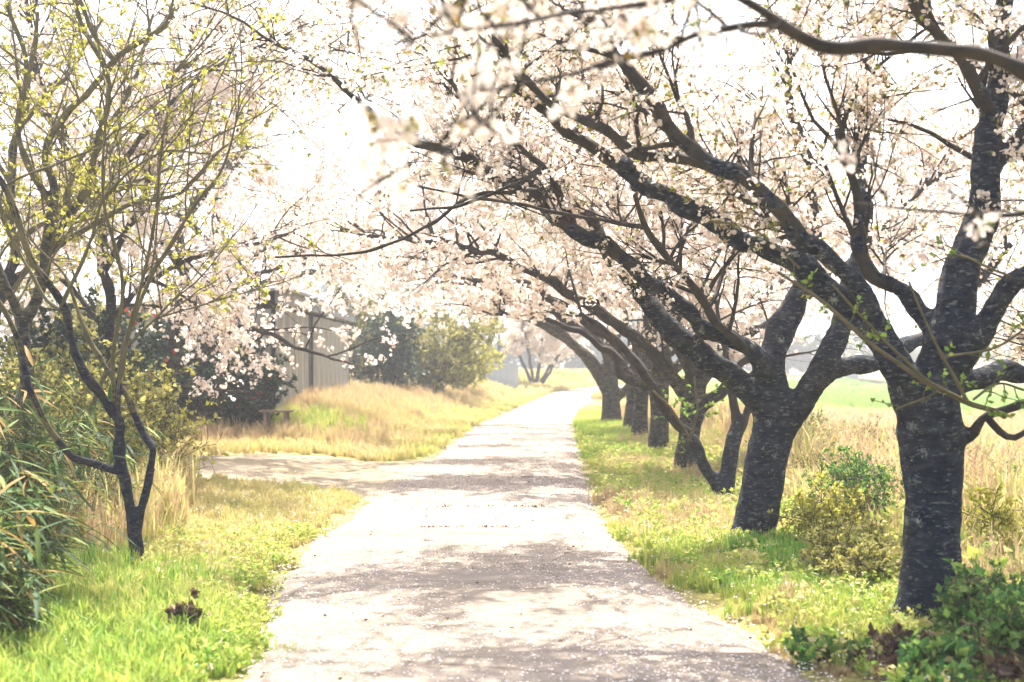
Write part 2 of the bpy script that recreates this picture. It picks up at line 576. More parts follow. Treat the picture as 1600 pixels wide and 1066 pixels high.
def spawn(P, R, per_m, t0, L, spread, up, K, g, wig=0.25, grav=0.0, rfac=0.5, rmax=0.02, rtip=0.0015, zmin=None, along=0.55, t1=1.0, bias=(0, 0, 0)):
    """grow child branches from parent centre lines"""
    N, Kp, _ = P.shape
    seg = np.linalg.norm(np.diff(P, axis=1), axis=2)
    ln = seg.sum(1)*(t1-t0)
    cnt = g.poisson(np.maximum(ln*per_m, 0.0))
    idx = np.repeat(np.arange(N), cnt)
    n = len(idx)
    if n == 0:
        return np.zeros((0, K, 3)), np.zeros((0, K))
    t = (t0+(t1-t0)*g.random(n))*(Kp-1)
    k = np.minimum(t.astype(int), Kp-2)
    f = (t-k)[:, None]
    a, b = P[idx, k], P[idx, k+1]
    pos = a+(b-a)*f
    tan = unit(b-a)
    rp = R[idx, k]*(1-f[:, 0])+R[idx, k+1]*f[:, 0]
    d = unit(along*tan+spread*rand_unit(n, g)+np.array([0, 0, up])+np.asarray(bias))
    le = L[0]+(L[1]-L[0])*g.random(n)
    pts = np.empty((n, K, 3))
    pts[:, 0] = pos
    st = (le/(K-1))[:, None]
    for j in range(1, K):
        d = unit(d+wig*g.normal(size=(n, 3))*0.6+np.array([0, 0, -grav]))
        pts[:, j] = pts[:, j-1]+d*st
    r0 = np.minimum(np.maximum(rp*rfac, rtip*1.3), rmax)
    rad = r0[:, None]*(1-np.linspace(0, 1, K)[None, :])+rtip*np.linspace(0, 1, K)[None, :]
    if zmin is not None:
        keep = pts[:, :, 2].min(1) > zmin(pts[:, -1, 0], pts[:, -1, 1])
        pts, rad = pts[keep], rad[keep]
    return pts, rad


def at_points(P, per, g, t0=0.15):
    """points spread along centre lines: `per` each on average"""
    N, K, _ = P.shape
    cnt = g.poisson(per, N) if np.isscalar(per) else g.poisson(per)
    idx = np.repeat(np.arange(N), cnt)
    t = (t0+(1-t0)*g.random(len(idx)))*(K-1)
    k = np.minimum(t.astype(int), K-2)
    f = (t-k)[:, None]
    return P[idx, k]+(P[idx, k+1]-P[idx, k])*f, unit(P[idx, k+1]-P[idx, k])


def frames(nrm, g):
    r = rand_unit(len(nrm), g)
    u = unit(np.cross(nrm, r))
    return u, np.cross(nrm, u)


def flowers(mb, C, size, g, style, pale=0.0):
    """C cluster centres; each gets a few flowers; style 'petal', 'star' or 'quad'"""
    n = len(C)
    if n == 0:
        return
    cnt = g.integers(2, 6, n)
    idx = np.repeat(np.arange(n), cnt)
    m = len(idx)
    off = rand_unit(m, g)
    P = C[idx]+off*(size*(0.5+0.9*g.random(m)))[:, None]
    nr = unit(off+0.55*rand_unit(m, g))
    u, v = frames(nr, g)
    s = size*(0.42+0.26*g.random(m))
    val = np.clip(0.25+0.5*g.random(n)[idx]+0.35*(g.random(m)-0.4)+pale, 0, 1)
    if style == 'petal':
        vs, fs = [], []
        bA = np.arange(m)*16
        V = np.empty((m, 16, 3))
        V[:, 0] = P
        A = np.empty((m, 16))
        A[:, 0] = 0.0
        for k in range(5):
            an = k*2*math.pi/5
            for j, (da, rr, hh) in enumerate(((-0.50, 0.72, 0.22), (0.0, 1.05, 0.30), (0.50, 0.72, 0.22))):
                c, si = math.cos(an+da), math.sin(an+da)
                V[:, 1+3*k+j] = P+(s*rr)[:, None]*(c*u+si*v)+(s*hh)[:, None]*nr
                A[:, 1+3*k+j] = val
            fs.append(np.stack([bA, bA+1+3*k, bA+2+3*k, bA+3+3*k], -1))
        mb.add(V.reshape(-1, 3), np.concatenate(fs), A.ravel())
    elif style == 'star':
        bA = np.arange(m)*11
        V = np.empty((m, 11, 3))
        V[:, 0] = P
        fs = []
        for k in range(5):
            for j, da in enumerate((-0.55, 0.55)):
                an = k*2*math.pi/5+da
                V[:, 1+2*k+j] = P+s[:, None]*(math.cos(an)*u+math.sin(an)*v)+(s*0.3)[:, None]*nr
            fs.append(np.stack([bA, bA+1+2*k, bA+2+2*k], -1))
        A = np.repeat(val[:, None], 11, 1)
        A[:, 0] *= 0.25
        mb.add(V.reshape(-1, 3), np.concatenate(fs), A.ravel())
    else:
        bA = np.arange(m)*4
        V = np.empty((m, 4, 3))
        for k, (a, b) in enumerate(((-1, -.8), (1, -.9), (.9, 1), (-.8, .9))):
            V[:, k] = P+(s*a*0.9)[:, None]*u+(s*b*0.9)[:, None]*v+(s*(0.25 if k % 2 else -0.1))[:, None]*nr
        mb.add(V.reshape(-1, 3), np.stack([bA, bA+1, bA+2, bA+3], -1), np.repeat(val, 4))


def leaves(mb, C, D, L, wfac, g, spread=0.8, vlo=0.0, vhi=1.0, droop=0.0):
    """folded diamond leaves at C pointing roughly along D"""
    n = len(C)
    if n == 0:
        return
    d = unit(D+spread*rand_unit(n, g)+np.array([0, 0, -droop]))
    u, v = frames(d, g)
    s = (L[0]+(L[1]-L[0])*g.random(n))[:, None]
    w = s*wfac
    V = np.empty((n, 4, 3))
    V[:, 0] = C
    V[:, 1] = C+d*s*0.5+u*w+v*w*0.35
    V[:, 2] = C+d*s
    V[:, 3] = C+d*s*0.5-u*w+v*w*0.35
    b = np.arange(n)*4
    val = vlo+(vhi-vlo)*g.random(n)
    mb.add(V.reshape(-1, 3), np.stack([b, b+1, b+2, b+3], -1), np.repeat(val, 4))


def remesh_limbs(limbs, voxel, seed, bump):
    """thick limbs fused into one skin"""
    b = MB()
    for o in limbs:
        keep = o[:, 3] > voxel*1.6
        n = int(keep.argmin()) if not keep.all() else len(o)
        n = min(n+1, len(o))
        if n < 3:
            continue
        q = o[:n]
        S = 12
        k0 = b.n
        tubes(b, q[None, :, :3], q[None, :, 3], S)
        nv = n*S
        b.add(np.stack([q[0, :3], q[-1, :3]]), np.zeros((0, 3), int))
        caps = []
        for s in range(S):
            caps.append((k0+nv, k0+(s+1) % S, k0+s))
            caps.append((k0+nv+1, k0+nv-S+s, k0+nv-S+(s+1) % S))
        b.f.append(np.array(caps))
    me = b.mesh('raw')
    ob = bpy.data.objects.new('raw', me)
    COL.objects.link(ob)
    md = ob.modifiers.new('r', 'REMESH')
    md.mode = 'VOXEL'
    md.voxel_size = voxel
    sm = ob.modifiers.new('s', 'SMOOTH')
    sm.factor = 0.5
    sm.iterations = 4
    if bump < .0125 or voxel > .035:
        dc = ob.modifiers.new('d', 'DECIMATE')
        dc.ratio = 0.35
    dg = bpy.context.evaluated_depsgraph_get()
    new = bpy.data.meshes.new_from_object(ob.evaluated_get(dg))
    bpy.data.objects.remove(ob)
    bpy.data.meshes.remove(me)
    nv = len(new.vertices)
    co = np.empty(nv*3, np.float32)
    no = np.empty(nv*3, np.float32)
    new.vertices.foreach_get('co', co)
    new.vertex_normals.foreach_get('vector', no)
    co = co.reshape(-1, 3)
    no = no.reshape(-1, 3)
    if bump > 0:
        h = np.array([mnoise.noise((x*7+seed, y*7, z*7))*1.0+mnoise.noise((x*22, y*22+seed, z*30))*0.4 for x, y, z in co.tolist()], np.float32)
        co = co+no*h[:, None]*bump
    new.vertices.foreach_set('co', np.ascontiguousarray(co, dtype=np.float32).ravel())
    new.polygons.foreach_set('use_smooth', np.ones(len(new.polygons), bool))
    return new


def limb(pts, step=0.07, wob_amp=0.0, g=None):
    """pts: (px,py,depth,half width px) -> (x,y,z,r) centre line"""
    w = [(*W(a, b, d), h*d/F) for a, b, d, h in pts]
    o = catmull(w, step)
    n = len(o)
    sg = np.concatenate([[0], np.cumsum(np.linalg.norm(np.diff(o[:, :3], axis=0), axis=1))])
    ph = (pts[0][0]*.37+pts[-1][1]*.53) % 6.28
    fade = sstep(0, .25*max(sg[-1], .1), sg)
    fade = fade*(1-.8*sstep(.05, .13, o[:, 3]))
    o[:, 3] *= 1+fade*(.09*np.sin(sg*9.5+ph)+.07*np.sin(sg*23+2*ph)+.06*np.sin(sg*41+3*ph))
    amp = np.minimum(o[:, 3]*.45, .03)*fade
    o[:, 0] += amp*np.sin(sg*7.1+ph)
    o[:, 1] += amp*np.sin(sg*5.3+2*ph)
    o[:, 2] += amp*(np.sin(sg*8.3+1.7*ph)+.5*np.sin(sg*19+ph))
    return o


def tree(name, label, group, limbs, seed, bark='bark', twig='twig', voxel=0.03, bump=0.012, t0=None,
         l1=(3.2, (0.6, 1.5)), l2=(6.0, (0.3, 0.75)), l3=(8.0, (0.12, 0.32)), clusters=4.0, fsize=0.034, style='star',
         leaf=None, leaf_per=0.5, leaf_len=(0.02, 0.05), zmin=None, up=0.28, spread=0.75, cat='tree', sides=(7, 5, 3), pale=0.0, crown=True, grav=0.02, rmaxs=(0.022, 0.009, 0.004), r_from=0.075, bias=(0, 0, 0)):
    g = np.random.default_rng(seed)
    base = limbs[0][0, :3].copy()
    base[2] = float(height(base[0], base[1]))
    root = tag(empty(name, base), label, cat, group)
    o0 = remesh_limbs(limbs, voxel, seed, bump)
    # to local space
    co = np.empty(len(o0.vertices)*3, np.float32)
    o0.vertices.foreach_get('co', co)
    co = (co.reshape(-1, 3)-base.astype(np.float32))
    o0.vertices.foreach_set('co', np.ascontiguousarray(co).ravel())
    o0.materials.clear()
    link('trunk', o0, M[bark], root)
    bm = MB()
    Ps, Rs = [], []
    for li in limbs:
        # the thin ends of limbs as plain tubes
        thin = li[:, 3] < voxel*2.2
        if thin.any():
            k = max(int(thin.argmax())-2, 0)
            q = li[k:].copy()
            if len(q) >= 2:
                tubes(bm, q[None, :, :3], q[None, :, 3], 7)
        rs, ln = resample(li, 20)
        # children grow only where the limb is thinner than r_from
        ok = rs[:, 3] < r_from
        if ok.any():
            k = int(ok.argmax())
            k = min(k, 17)
            sub, _ = resample(rs[k:], 20)
            Ps.append(sub[:, :3])
            Rs.append(sub[:, 3])
    P0, R0 = np.stack(Ps), np.stack(Rs)
    P1, R1 = spawn(P0, R0, l1[0], 0.08, l1[1], spread, up, 8, g, 0.22, grav*0.5, 0.55, rmaxs[0], 0.004, zmin, bias=bias)
    # every limb end carries on as a spray
    Pt, Rt = spawn(P0[:, -6:], R0[:, -6:], 7, 0.5, l1[1], 0.5, up*0.6, 8, g, 0.2, grav, 0.8, rmaxs[0], 0.004, zmin)
    P1, R1 = np.concatenate([P1, Pt]), np.concatenate([R1, Rt])
    P2, R2 = spawn(P1, R1, l2[0], 0.12, l2[1], 0.8, up*0.5, 6, g, 0.25, grav, 0.6, rmaxs[1], 0.0025, zmin)
    P3, R3 = spawn(P2, R2, l3[0], 0.1, l3[1], 0.9, up*0.4, 3, g, 0.3, grav, 0.7, rmaxs[2], 0.0015, zmin)
    tubes(bm, P1, R1, sides[0])
    tubes(bm, P2, R2, sides[1])
    tubes(bm, P3, R3, sides[2])
    link('branch_sprays', bm.mesh('branch_sprays', base), M[twig], root)
    if crown:
        fb = MB()
        C3, _ = at_points(P3, clusters, g)
        C2, _ = at_points(P2, clusters*1.2, g, 0.3)
        C = np.concatenate([C2, C3])
        flowers(fb, C+g.normal(size=C.shape)*fsize*0.5, fsize, g, style, pale)
        link('crown', fb.mesh('crown', base, smooth=False), M['blossom'], root)
    if leaf:
        lb = MB()
        Cl, Dl = at_points(np.concatenate([P3]), leaf_per, g, 0.0)
        k = 3
        idx = np.repeat(np.arange(len(Cl)), k)
        leaves(lb, Cl[idx], Dl[idx], leaf_len, 0.28, g, 0.9)
        link('leaves', lb.mesh('leaves', base, smooth=False), M[leaf], root)
    return root


ROW = 'cherry trees lined up beside the path'
LEFT = 'trees on the overgrown side of the path'


def zmin_row(x, y):      # the path stays clear under the branches
    return np.where(x < 1.2, 1.75+0.045*np.clip(y-8, 0, 14), np.where(x < 2.4, 1.7, 1.45))


# sprays stay above the underside of the long limbs (measured along each limb), leaving it bare as on pruned trees
def under_limb(limb_x, limb_z, drop):
    lx, lz = np.array(limb_x), np.array(limb_z)

    def f(x, y):
        return np.where(x < lx[-1], np.maximum(np.interp(x, lx, lz)-drop, 1.75), zmin_row(x, y))
    return f


def limb_line(pts):
    w = sorted(W(a, b, d)[::2] for a, b, d in pts)
    return [p[0] for p in w], [p[1] for p in w]


# --- tree A: thick trunk at the near right
dA = 8.6
A = [limb(p, 0.06) for p in (
    [(1450, 1030, dA, 80), (1450, 985, dA, 64), (1453, 940, dA, 53), (1455, 890, dA, 47), (1456, 800, dA, 44), (1457, 720, dA, 50), (1455, 670, dA, 52), (1453, 630, dA, 47), (1468, 570, dA, 38), (1490, 500, dA, 32), (1506, 420, dA+.1, 29), (1532, 330, dA+.2, 25), (1546, 220, dA+.3, 21), (1558, 110, dA+.4, 17), (1575, -20, dA+.4, 14), (1600, -160, dA+.4, 12), (1590, -300, dA+.5, 7)],
    [(1448, 680, dA, 42), (1423, 615, dA-.05, 32), (1390, 552, dA-.1, 25), (1342, 494, dA, 23), (1293, 450, dA+.1, 22), (1235, 408, dA+.2, 18), (1160, 372, dA+.3, 16), (1085, 332, dA+.4, 16), (1035, 300, dA+.5, 14), (985, 275, dA+.6, 14), (925, 232, dA+.7, 10), (860, 180, dA+.8, 7), (780, 130, dA+.9, 4)],
    [(1395, 565, dA-.05, 18), (1368, 505, dA-.1, 17), (1335, 445, dA-.15, 16), (1278, 385, dA-.2, 15), (1215, 330, dA-.25, 14), (1150, 278, dA-.3, 13), (1085, 228, dA-.3, 12), (1030, 185, dA-.35, 12), (1000, 135, dA-.4, 10), (965, 85, dA-.4, 8), (925, 30, dA-.4, 6), (880, -40, dA-.4, 4)],
    [(1120, 262, dA-.3, 10), (1060, 247, dA-.1, 9), (1000, 238, dA, 9), (938, 202, dA, 8), (880, 176, dA+.1, 7), (830, 130, dA+.1, 6), (770, 60, dA+.2, 4)],
    [(1470, 620, dA, 28), (1507, 545, dA-.1, 22), (1560, 480, dA-.2, 19), (1640, 400, dA-.4, 16), (1740, 300, dA-.6, 14), (1830, 180, dA-.7, 8)],
    [(1460, 610, dA, 22), (1520, 592, dA+.2, 18), (1600, 583, dA+.5, 15), (1720, 560, dA+.9, 9), (1850, 500, dA+1.2, 5)],
    [(1470, 700, dA, 13), (1512, 678, dA-.05, 9), (1535, 654, dA-.1, 8), (1565, 642, dA-.1, 7), (1610, 630, dA-.2, 6), (1700, 600, dA-.3, 3)],
    [(1540, 650, dA-.1, 6), (1560, 672, dA-.1, 6), (1585, 681, dA-.15, 5), (1620, 668, dA-.2, 5), (1680, 670, dA-.3, 3)],
    [(1478, 540, dA, 20), (1440, 492, dA+.1, 16), (1400, 455, dA+.2, 14), (1365, 425, dA+.3, 12), (1340, 370, dA+.4, 11), (1335, 300, dA+.5, 8), (1310, 200, dA+.6, 5)],
    [(1535, 320, dA+.2, 14), (1570, 250, dA+.3, 12), (1620, 170, dA+.3, 10), (1700, 60, dA+.3, 6)],
    [(1550, 180, dA+.3, 12), (1490, 80, dA, 9), (1420, 0, dA-.3, 7), (1340, -100, dA-.5, 4)],
)]
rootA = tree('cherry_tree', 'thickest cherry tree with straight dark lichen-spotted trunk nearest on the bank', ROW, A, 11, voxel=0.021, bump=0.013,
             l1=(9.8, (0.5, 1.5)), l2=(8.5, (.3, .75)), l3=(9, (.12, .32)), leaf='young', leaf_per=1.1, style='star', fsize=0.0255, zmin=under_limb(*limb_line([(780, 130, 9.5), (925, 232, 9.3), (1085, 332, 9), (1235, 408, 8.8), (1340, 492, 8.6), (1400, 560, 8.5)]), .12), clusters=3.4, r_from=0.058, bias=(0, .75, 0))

# --- tree B: leaning forked trunk
dB = 12.5
B = [limb(p, 0.07) for p in (
    [(1165, 890, dB, 52), (1172, 850, dB, 38), (1186, 785, dB, 34), (1200, 710, dB, 33), (1210, 660, dB, 33), (1208, 610, dB, 25), (1206, 560, dB, 22), (1220, 515, dB+.1, 23), (1245, 470, dB+.2, 18), (1265, 400, dB+.3, 14), (1270, 300, dB+.4, 10), (1240, 180, dB+.5, 7), (1230, 60, dB+.5, 4)],
    [(1208, 690, dB, 24), (1245, 637, dB-.1, 22), (1280, 587, dB-.2, 21), (1304, 535, dB-.2, 18), (1322, 470, dB-.1, 18), (1345, 400, dB, 15), (1347, 320, dB, 14), (1345, 220, dB, 12), (1355, 100, dB, 9), (1380, -40, dB, 6)],
    [(1265, 605, dB-.2, 20), (1310, 574, dB-.1, 16), (1360, 565, dB, 15), (1420, 540, dB+.2, 12), (1500, 470, dB+.5, 9), (1580, 380, dB+.7, 5)],
    [(1208, 655, dB, 22), (1160, 602, dB-.1, 20), (1105, 562, dB-.2, 20), (1052, 520, dB-.2, 18), (1013, 474, dB-.1, 16), (980, 432, dB, 13), (940, 378, dB+.2, 11), (892, 296, dB+.5, 9), (850, 210, dB+.8, 6), (800, 110, dB+1, 3)],
    [(1206, 600, dB, 22), (1180, 554, dB-.2, 15), (1130, 523, dB-.3, 14), (1090, 507, dB-.4, 14), (1045, 464, dB-.5, 13), (1000, 422, dB-.5, 13), (950, 394, dB-.5, 12), (905, 360, dB-.6, 11.5), (860, 331, dB-.6, 11), (800, 290, dB-.7, 10), (745, 257, dB-.7, 9), (690, 236, dB-.8, 8), (640, 215, dB-.8, 7), (600, 192, dB-.9, 6), (545, 145, dB-1, 5), (500, 105, dB-1, 4), (440, 70, dB-1.1, 3)],
    [(895, 355, dB-.6, 9), (873, 298, dB-.7, 7), (854, 268, dB-.8, 5), (800, 215, dB-.9, 4), (760, 150, dB-1, 3)],
    [(885, 345, dB-.5, 10), (863, 315, dB-.4, 9), (819, 277, dB-.3, 8), (777, 240, dB-.2, 6), (752, 205, dB-.2, 5), (700, 120, dB-.1, 3)],
    [(1175, 556, dB-.2, 8), (1120, 500, dB-.5, 7), (1058, 418, dB-.7, 6), (1010, 356, dB-.8, 5), (988, 292, dB-.9, 4), (975, 200, dB-1, 3)],
    [(1010, 356, dB-.8, 4), (940, 345, dB-1, 3.2), (880, 333, dB-1.1, 3), (820, 322, dB-1.2, 2.8), (740, 308, dB-1.4, 2.4), (640, 290, dB-1.6, 1.8)],
    [(850, 258, dB-.8, 3.4), (800, 290, dB-1, 3.2), (720, 320, dB-1.2, 2.6), (640, 330, dB-1.4, 1.8)],
    [(830, 300, dB-.7, 3.2), (745, 305, dB-1, 3.2), (680, 345, dB-1.2, 2.8), (610, 382, dB-1.4, 2.6), (540, 397, dB-1.6, 2.2), (430, 402, dB-1.8, 1.6)],
)]
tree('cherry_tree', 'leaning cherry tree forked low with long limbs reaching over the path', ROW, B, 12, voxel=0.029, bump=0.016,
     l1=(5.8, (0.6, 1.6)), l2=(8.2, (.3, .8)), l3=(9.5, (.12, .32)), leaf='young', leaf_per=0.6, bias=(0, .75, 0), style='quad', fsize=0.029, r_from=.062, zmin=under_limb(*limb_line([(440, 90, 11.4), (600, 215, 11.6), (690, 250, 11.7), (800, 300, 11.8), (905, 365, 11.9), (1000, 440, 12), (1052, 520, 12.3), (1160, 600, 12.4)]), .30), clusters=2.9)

# --- tree C: small V
dC = 16.3
Cc = [limb(p, 0.08) for p in (
    [(1130, 800, dC, 17), (1130, 775, dC, 15), (1108, 735, dC, 10), (1076, 684, dC-.1, 9), (1041, 637, dC-.2, 8), (1010, 593, dC-.3, 7), (985, 555, dC-.4, 6), (945, 515, dC-.5, 5), (890, 480, dC-.5, 3)],
    [(1130, 785, dC, 14), (1140, 730, dC, 13), (1147, 680, dC, 12), (1148, 640, dC, 8), (1143, 595, dC, 6), (1130, 540, dC, 4), (1120, 470, dC, 3)],
    [(1147, 685, dC, 8), (1172, 640, dC, 7), (1195, 595, dC, 6), (1230, 530, dC, 4)],
)]
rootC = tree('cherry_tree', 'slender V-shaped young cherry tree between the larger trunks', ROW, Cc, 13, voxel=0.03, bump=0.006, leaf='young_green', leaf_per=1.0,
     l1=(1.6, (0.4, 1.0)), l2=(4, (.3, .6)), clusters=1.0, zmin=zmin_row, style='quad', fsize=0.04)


# --- the receding trunks
def row_tree(px, py, d, hw, lean, label, seed, dens=1.0, extra=(), up_to=2.6, left=5.0, voxel=0.042):
    k = F/d
    def q(dx, dz, dd, r):      # offset from base in metres
        return (px+dx*k, py-dz*k, d+dd, r*k)
    r = hw/k
    ls = [[q(0.0, -.2, 0, r*1.5), q(0, 0.1, 0, r*1.2), q(lean*.4, .6, 0, r), q(lean, 1.2, 0, r*1.02), q(lean*1.1+.1, 1.9, 0, r*.75), q(lean+.3, 2.8, .2, r*.5), q(lean+.2, 4.0, .3, r*.3), q(lean-.1, 5.3, .3, r*.15)],
          [q(lean*.8, 1.0, 0, r*.7), q(lean-.6, 1.75, -.2, r*.6), q(lean-1.4, 2.35, -.3, r*.5), q(lean-2.4, 2.9, -.4, r*.4), q(lean-3.5, 3.3, -.5, r*.27), q(lean-left, 3.55, -.5, r*.12)],
          [q(lean, 1.4, 0, r*.6), q(lean-.5, 2.3, .4, r*.5), q(lean-1.3, 3.2, .8, r*.4), q(lean-2.2, 4.1, 1.1, r*.28), q(lean-3.2, 4.9, 1.4, r*.12)],
          [q(lean, 1.2, 0, r*.65), q(lean+.7, 1.9, .1, r*.5), q(lean+1.6, 2.6, .3, r*.4), q(lean+2.7, 3.4, .5, r*.25), q(lean+3.6, 4.3, .6, r*.12)],
          [q(lean*.9, 1.25, 0, r*.5), q(lean-.2, 2.1, -.7, r*.42), q(lean-.7, 3.1, -1.4, r*.32), q(lean-1.5, 4.0, -1.9, r*.14)],
          ]
    if d > 24:
        del ls[2]
    for e in extra:
        ls.append(e)
    g = np.random.default_rng(seed)
    L = []
    for l in ls:
        o = limb(l, 0.1)
        ph = g.random(3)*6
        s = np.linspace(0, 1, len(o))
        o[:, 0] += 0.10*s*np.sin(s*9+ph[0])
        o[:, 2] += 0.10*s*np.sin(s*8+ph[1])
        L.append(o)
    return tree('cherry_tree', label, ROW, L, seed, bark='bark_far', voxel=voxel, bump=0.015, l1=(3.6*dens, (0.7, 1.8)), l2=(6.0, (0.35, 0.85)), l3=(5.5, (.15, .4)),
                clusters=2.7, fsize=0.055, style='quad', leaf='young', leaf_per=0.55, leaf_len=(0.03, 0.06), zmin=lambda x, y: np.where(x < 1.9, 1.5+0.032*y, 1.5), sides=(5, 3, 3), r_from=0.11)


row_tree(1072, 742, 20.2, 17, .1, 'grey-barked cherry trunk standing behind the slender V-shaped tree', 21, dens=1.8,
         extra=[[(1080, 690, 20.2, 13), (1092, 640, 20.1, 11), (1112, 617, 20, 10), (1142, 602, 19.9, 8), (1175, 560, 19.7, 5)]])
row_tree(1029, 706, 25, 15, .05, 'upright cherry trunk with a crooked low branch towards the path', 22, dens=1.5,
         extra=[[(1032, 612, 25, 9), (990, 596, 24.8, 7), (966, 575, 24.6, 6), (957, 550, 24.5, 5.5), (905, 525, 24.3, 5), (845, 502, 24, 4), (775, 488, 23.8, 2)]])
row_tree(1000, 690, 28.6, 12, .05, 'narrow cherry trunk half hidden behind the upright one', 23, dens=1.3)
row_tree(986, 668, 33, 11, .1, 'distant cherry trunk showing between its closer neighbours', 24, dens=1.2)
row_tree(955, 660, 37.4, 14, -.05, 'farthest cherry trunk of the row, at the path edge', 25,
         extra=[[(962, 622, 37.4, 8), (990, 600, 37.2, 6), (1010, 570, 37, 4)], [(948, 612, 37.4, 9), (925, 570, 37.2, 8), (895, 537, 37, 7), (860, 512, 36.8, 5), (800, 492, 36.5, 4), (725, 466, 36.2, 2)]])

# --- tree Z: trunk just outside the frame, its branch crosses the top
dZ = 4.4
Z = [limb(p, 0.04) for p in (
    [(2090, 1440, dZ, 110), (2085, 1250, dZ, 95), (2080, 1000, dZ, 90), (2070, 700, dZ, 92), (2060, 400, dZ, 80), (2040, 150, dZ, 66), (2020, -200, dZ, 45), (2000, -600, dZ+.1, 25), (1990, -1000, dZ+.2, 12)],
    [(2055, 330, dZ, 50), (1900, 220, dZ, 32), (1750, 150, dZ, 24), (1610, 108, dZ, 14), (1500, 84, dZ, 12.5), (1400, 79, dZ, 12), (1315, 72, dZ, 11.5), (1250, 50, dZ-.05, 10.5), (1190, 14, dZ-.05, 8.5), (1120, -20, dZ-.1, 7), (1000, -50, dZ-.3, 6), (850, -60, dZ-.5, 5), (700, -50, dZ-.6, 3)],
    [(1232, 44, dZ-.05, 7), (1180, 38, dZ-.05, 6.5), (1100, 50, dZ-.1, 6), (1030, 80, dZ-.2, 5), (930, 105, dZ-.35, 4), (820, 130, dZ-.55, 3), (700, 150, dZ-.7, 2)],
    [(2050, 300, dZ, 30), (1900, 250, dZ-.1, 18), (1780, 290, dZ-.1, 11), (1650, 320, dZ-.1, 6), (1560, 335, dZ-.1, 4), (1450, 330, dZ-.1, 3.2), (1340, 320, dZ-.15, 2)],
    [(1120, -15, dZ-.1, 5), (980, 10, dZ-.5, 4.5), (840, 30, dZ-.8, 4), (700, 50, dZ-1, 3), (560, 80, dZ-1.1, 2)],
    [(2020, -100, dZ, 32), (1800, -260, dZ, 22), (1500, -420, dZ-.2, 15), (1200, -480, dZ-.4, 9), (900, -500, dZ-.6, 5)],
)]
tree('cherry_tree', 'cherry tree out of frame whose bare bough crosses the top corner', ROW, Z, 14, voxel=0.018, bump=0.006,
     l1=(5.5, (0.25, 0.6)), l2=(9, (0.12, 0.32)), l3=(11.0, (0.05, 0.14)), clusters=2.4, fsize=0.026, style='petal', pale=0.15, leaf='young', leaf_per=0.5, leaf_len=(0.02, 0.04),
     zmin=lambda x, y: CAMZ+(HY-330)/F*y+np.where(x > 0.9, -0.25, 0.02), r_from=0.0172, up=0.1, rmaxs=(0.008, 0.004, 0.002))

# ------------------------------------------------------------------ left side trees
dL = 10.6
Lf = [limb(p, 0.06) for p in (
    [(218, 920, dL, 20), (217, 895, dL, 12), (211, 845, dL, 11.5), (203, 800, dL, 9), (195, 740, dL, 9), (186, 690, dL, 8.5), (183, 655, dL, 8.5), (166, 635, dL, 8), (143, 598, dL-.1, 7.5), (118, 545, dL-.15, 7), (95, 480, dL-.2, 6.5), (60, 420, dL-.3, 6), (28, 345, dL-.35, 5.5), (0, 285, dL-.4, 5), (-50, 200, dL-.5, 3)],
    [(192, 738, dL, 7), (150, 727, dL, 6.5), (110, 710, dL-.1, 6), (74, 665, dL-.2, 5.5), (47, 605, dL-.3, 5.2), (32, 545, dL-.3, 5), (12, 500, dL-.4, 4.5), (-25, 430, dL-.5, 3)],
    [(212, 840, dL, 8), (222, 790, dL, 6.8), (232, 740, dL+.05, 6.6), (239, 702, dL+.05, 6.5), (228, 685, dL+.1, 6), (214, 650, dL+.1, 5.5), (196, 615, dL+.1, 5), (170, 585, dL+.15, 4.6), (150, 548, dL+.2, 4.2), (130, 505, dL+.2, 3.5), (100, 430, dL+.3, 2.2)],
    [(183, 660, dL, 5), (187, 600, dL+.1, 4), (196, 530, dL+.2, 3.6), (230, 450, dL+.3, 3.2), (290, 340, dL+.4, 2.8), (345, 270, dL+.5, 2.2), (370, 185, dL+.5, 1.5)],
    [(190, 590, dL+.1, 3.5), (205, 500, dL+.1, 3), (235, 390, dL+.1, 2.6), (250, 260, dL+.1, 2.2), (272, 100, dL+.2, 1.5)],
    [(180, 650, dL, 4), (178, 560, dL-.1, 3.4), (190, 430, dL-.2, 3), (160, 300, dL-.2, 2.4), (170, 150, dL-.2, 1.6)],
    [(100, 490, dL-.2, 3.6), (60, 450, dL-.1, 3), (0, 310, dL, 2.6), (80, 260, dL, 2.2), (170, 225, dL, 1.6)],
    [(95, 480, dL-.2, 3.5), (140, 380, dL-.3, 2.8), (170, 300, dL-.4, 2.4), (250, 240, dL-.4, 1.8), (330, 240, dL-.4, 1.4)],
)]
tree('sapling', 'small crooked multi-stemmed tree with bare curved stems at the verge', LEFT, Lf, 31, bark='bark_left', twig='twig_green', voxel=0.011, bump=0.006, crown=False, leaf='yellow',
     l1=(2.6, (0.5, 1.2)), l2=(3.2, (0.25, 0.6)), l3=(4, (0.1, 0.25)), leaf_per=2.4, leaf_len=(0.025, 0.05), zmin=lambda x, y: 2.1, up=0.35, spread=0.5, rmaxs=(0.009, 0.005, 0.003))

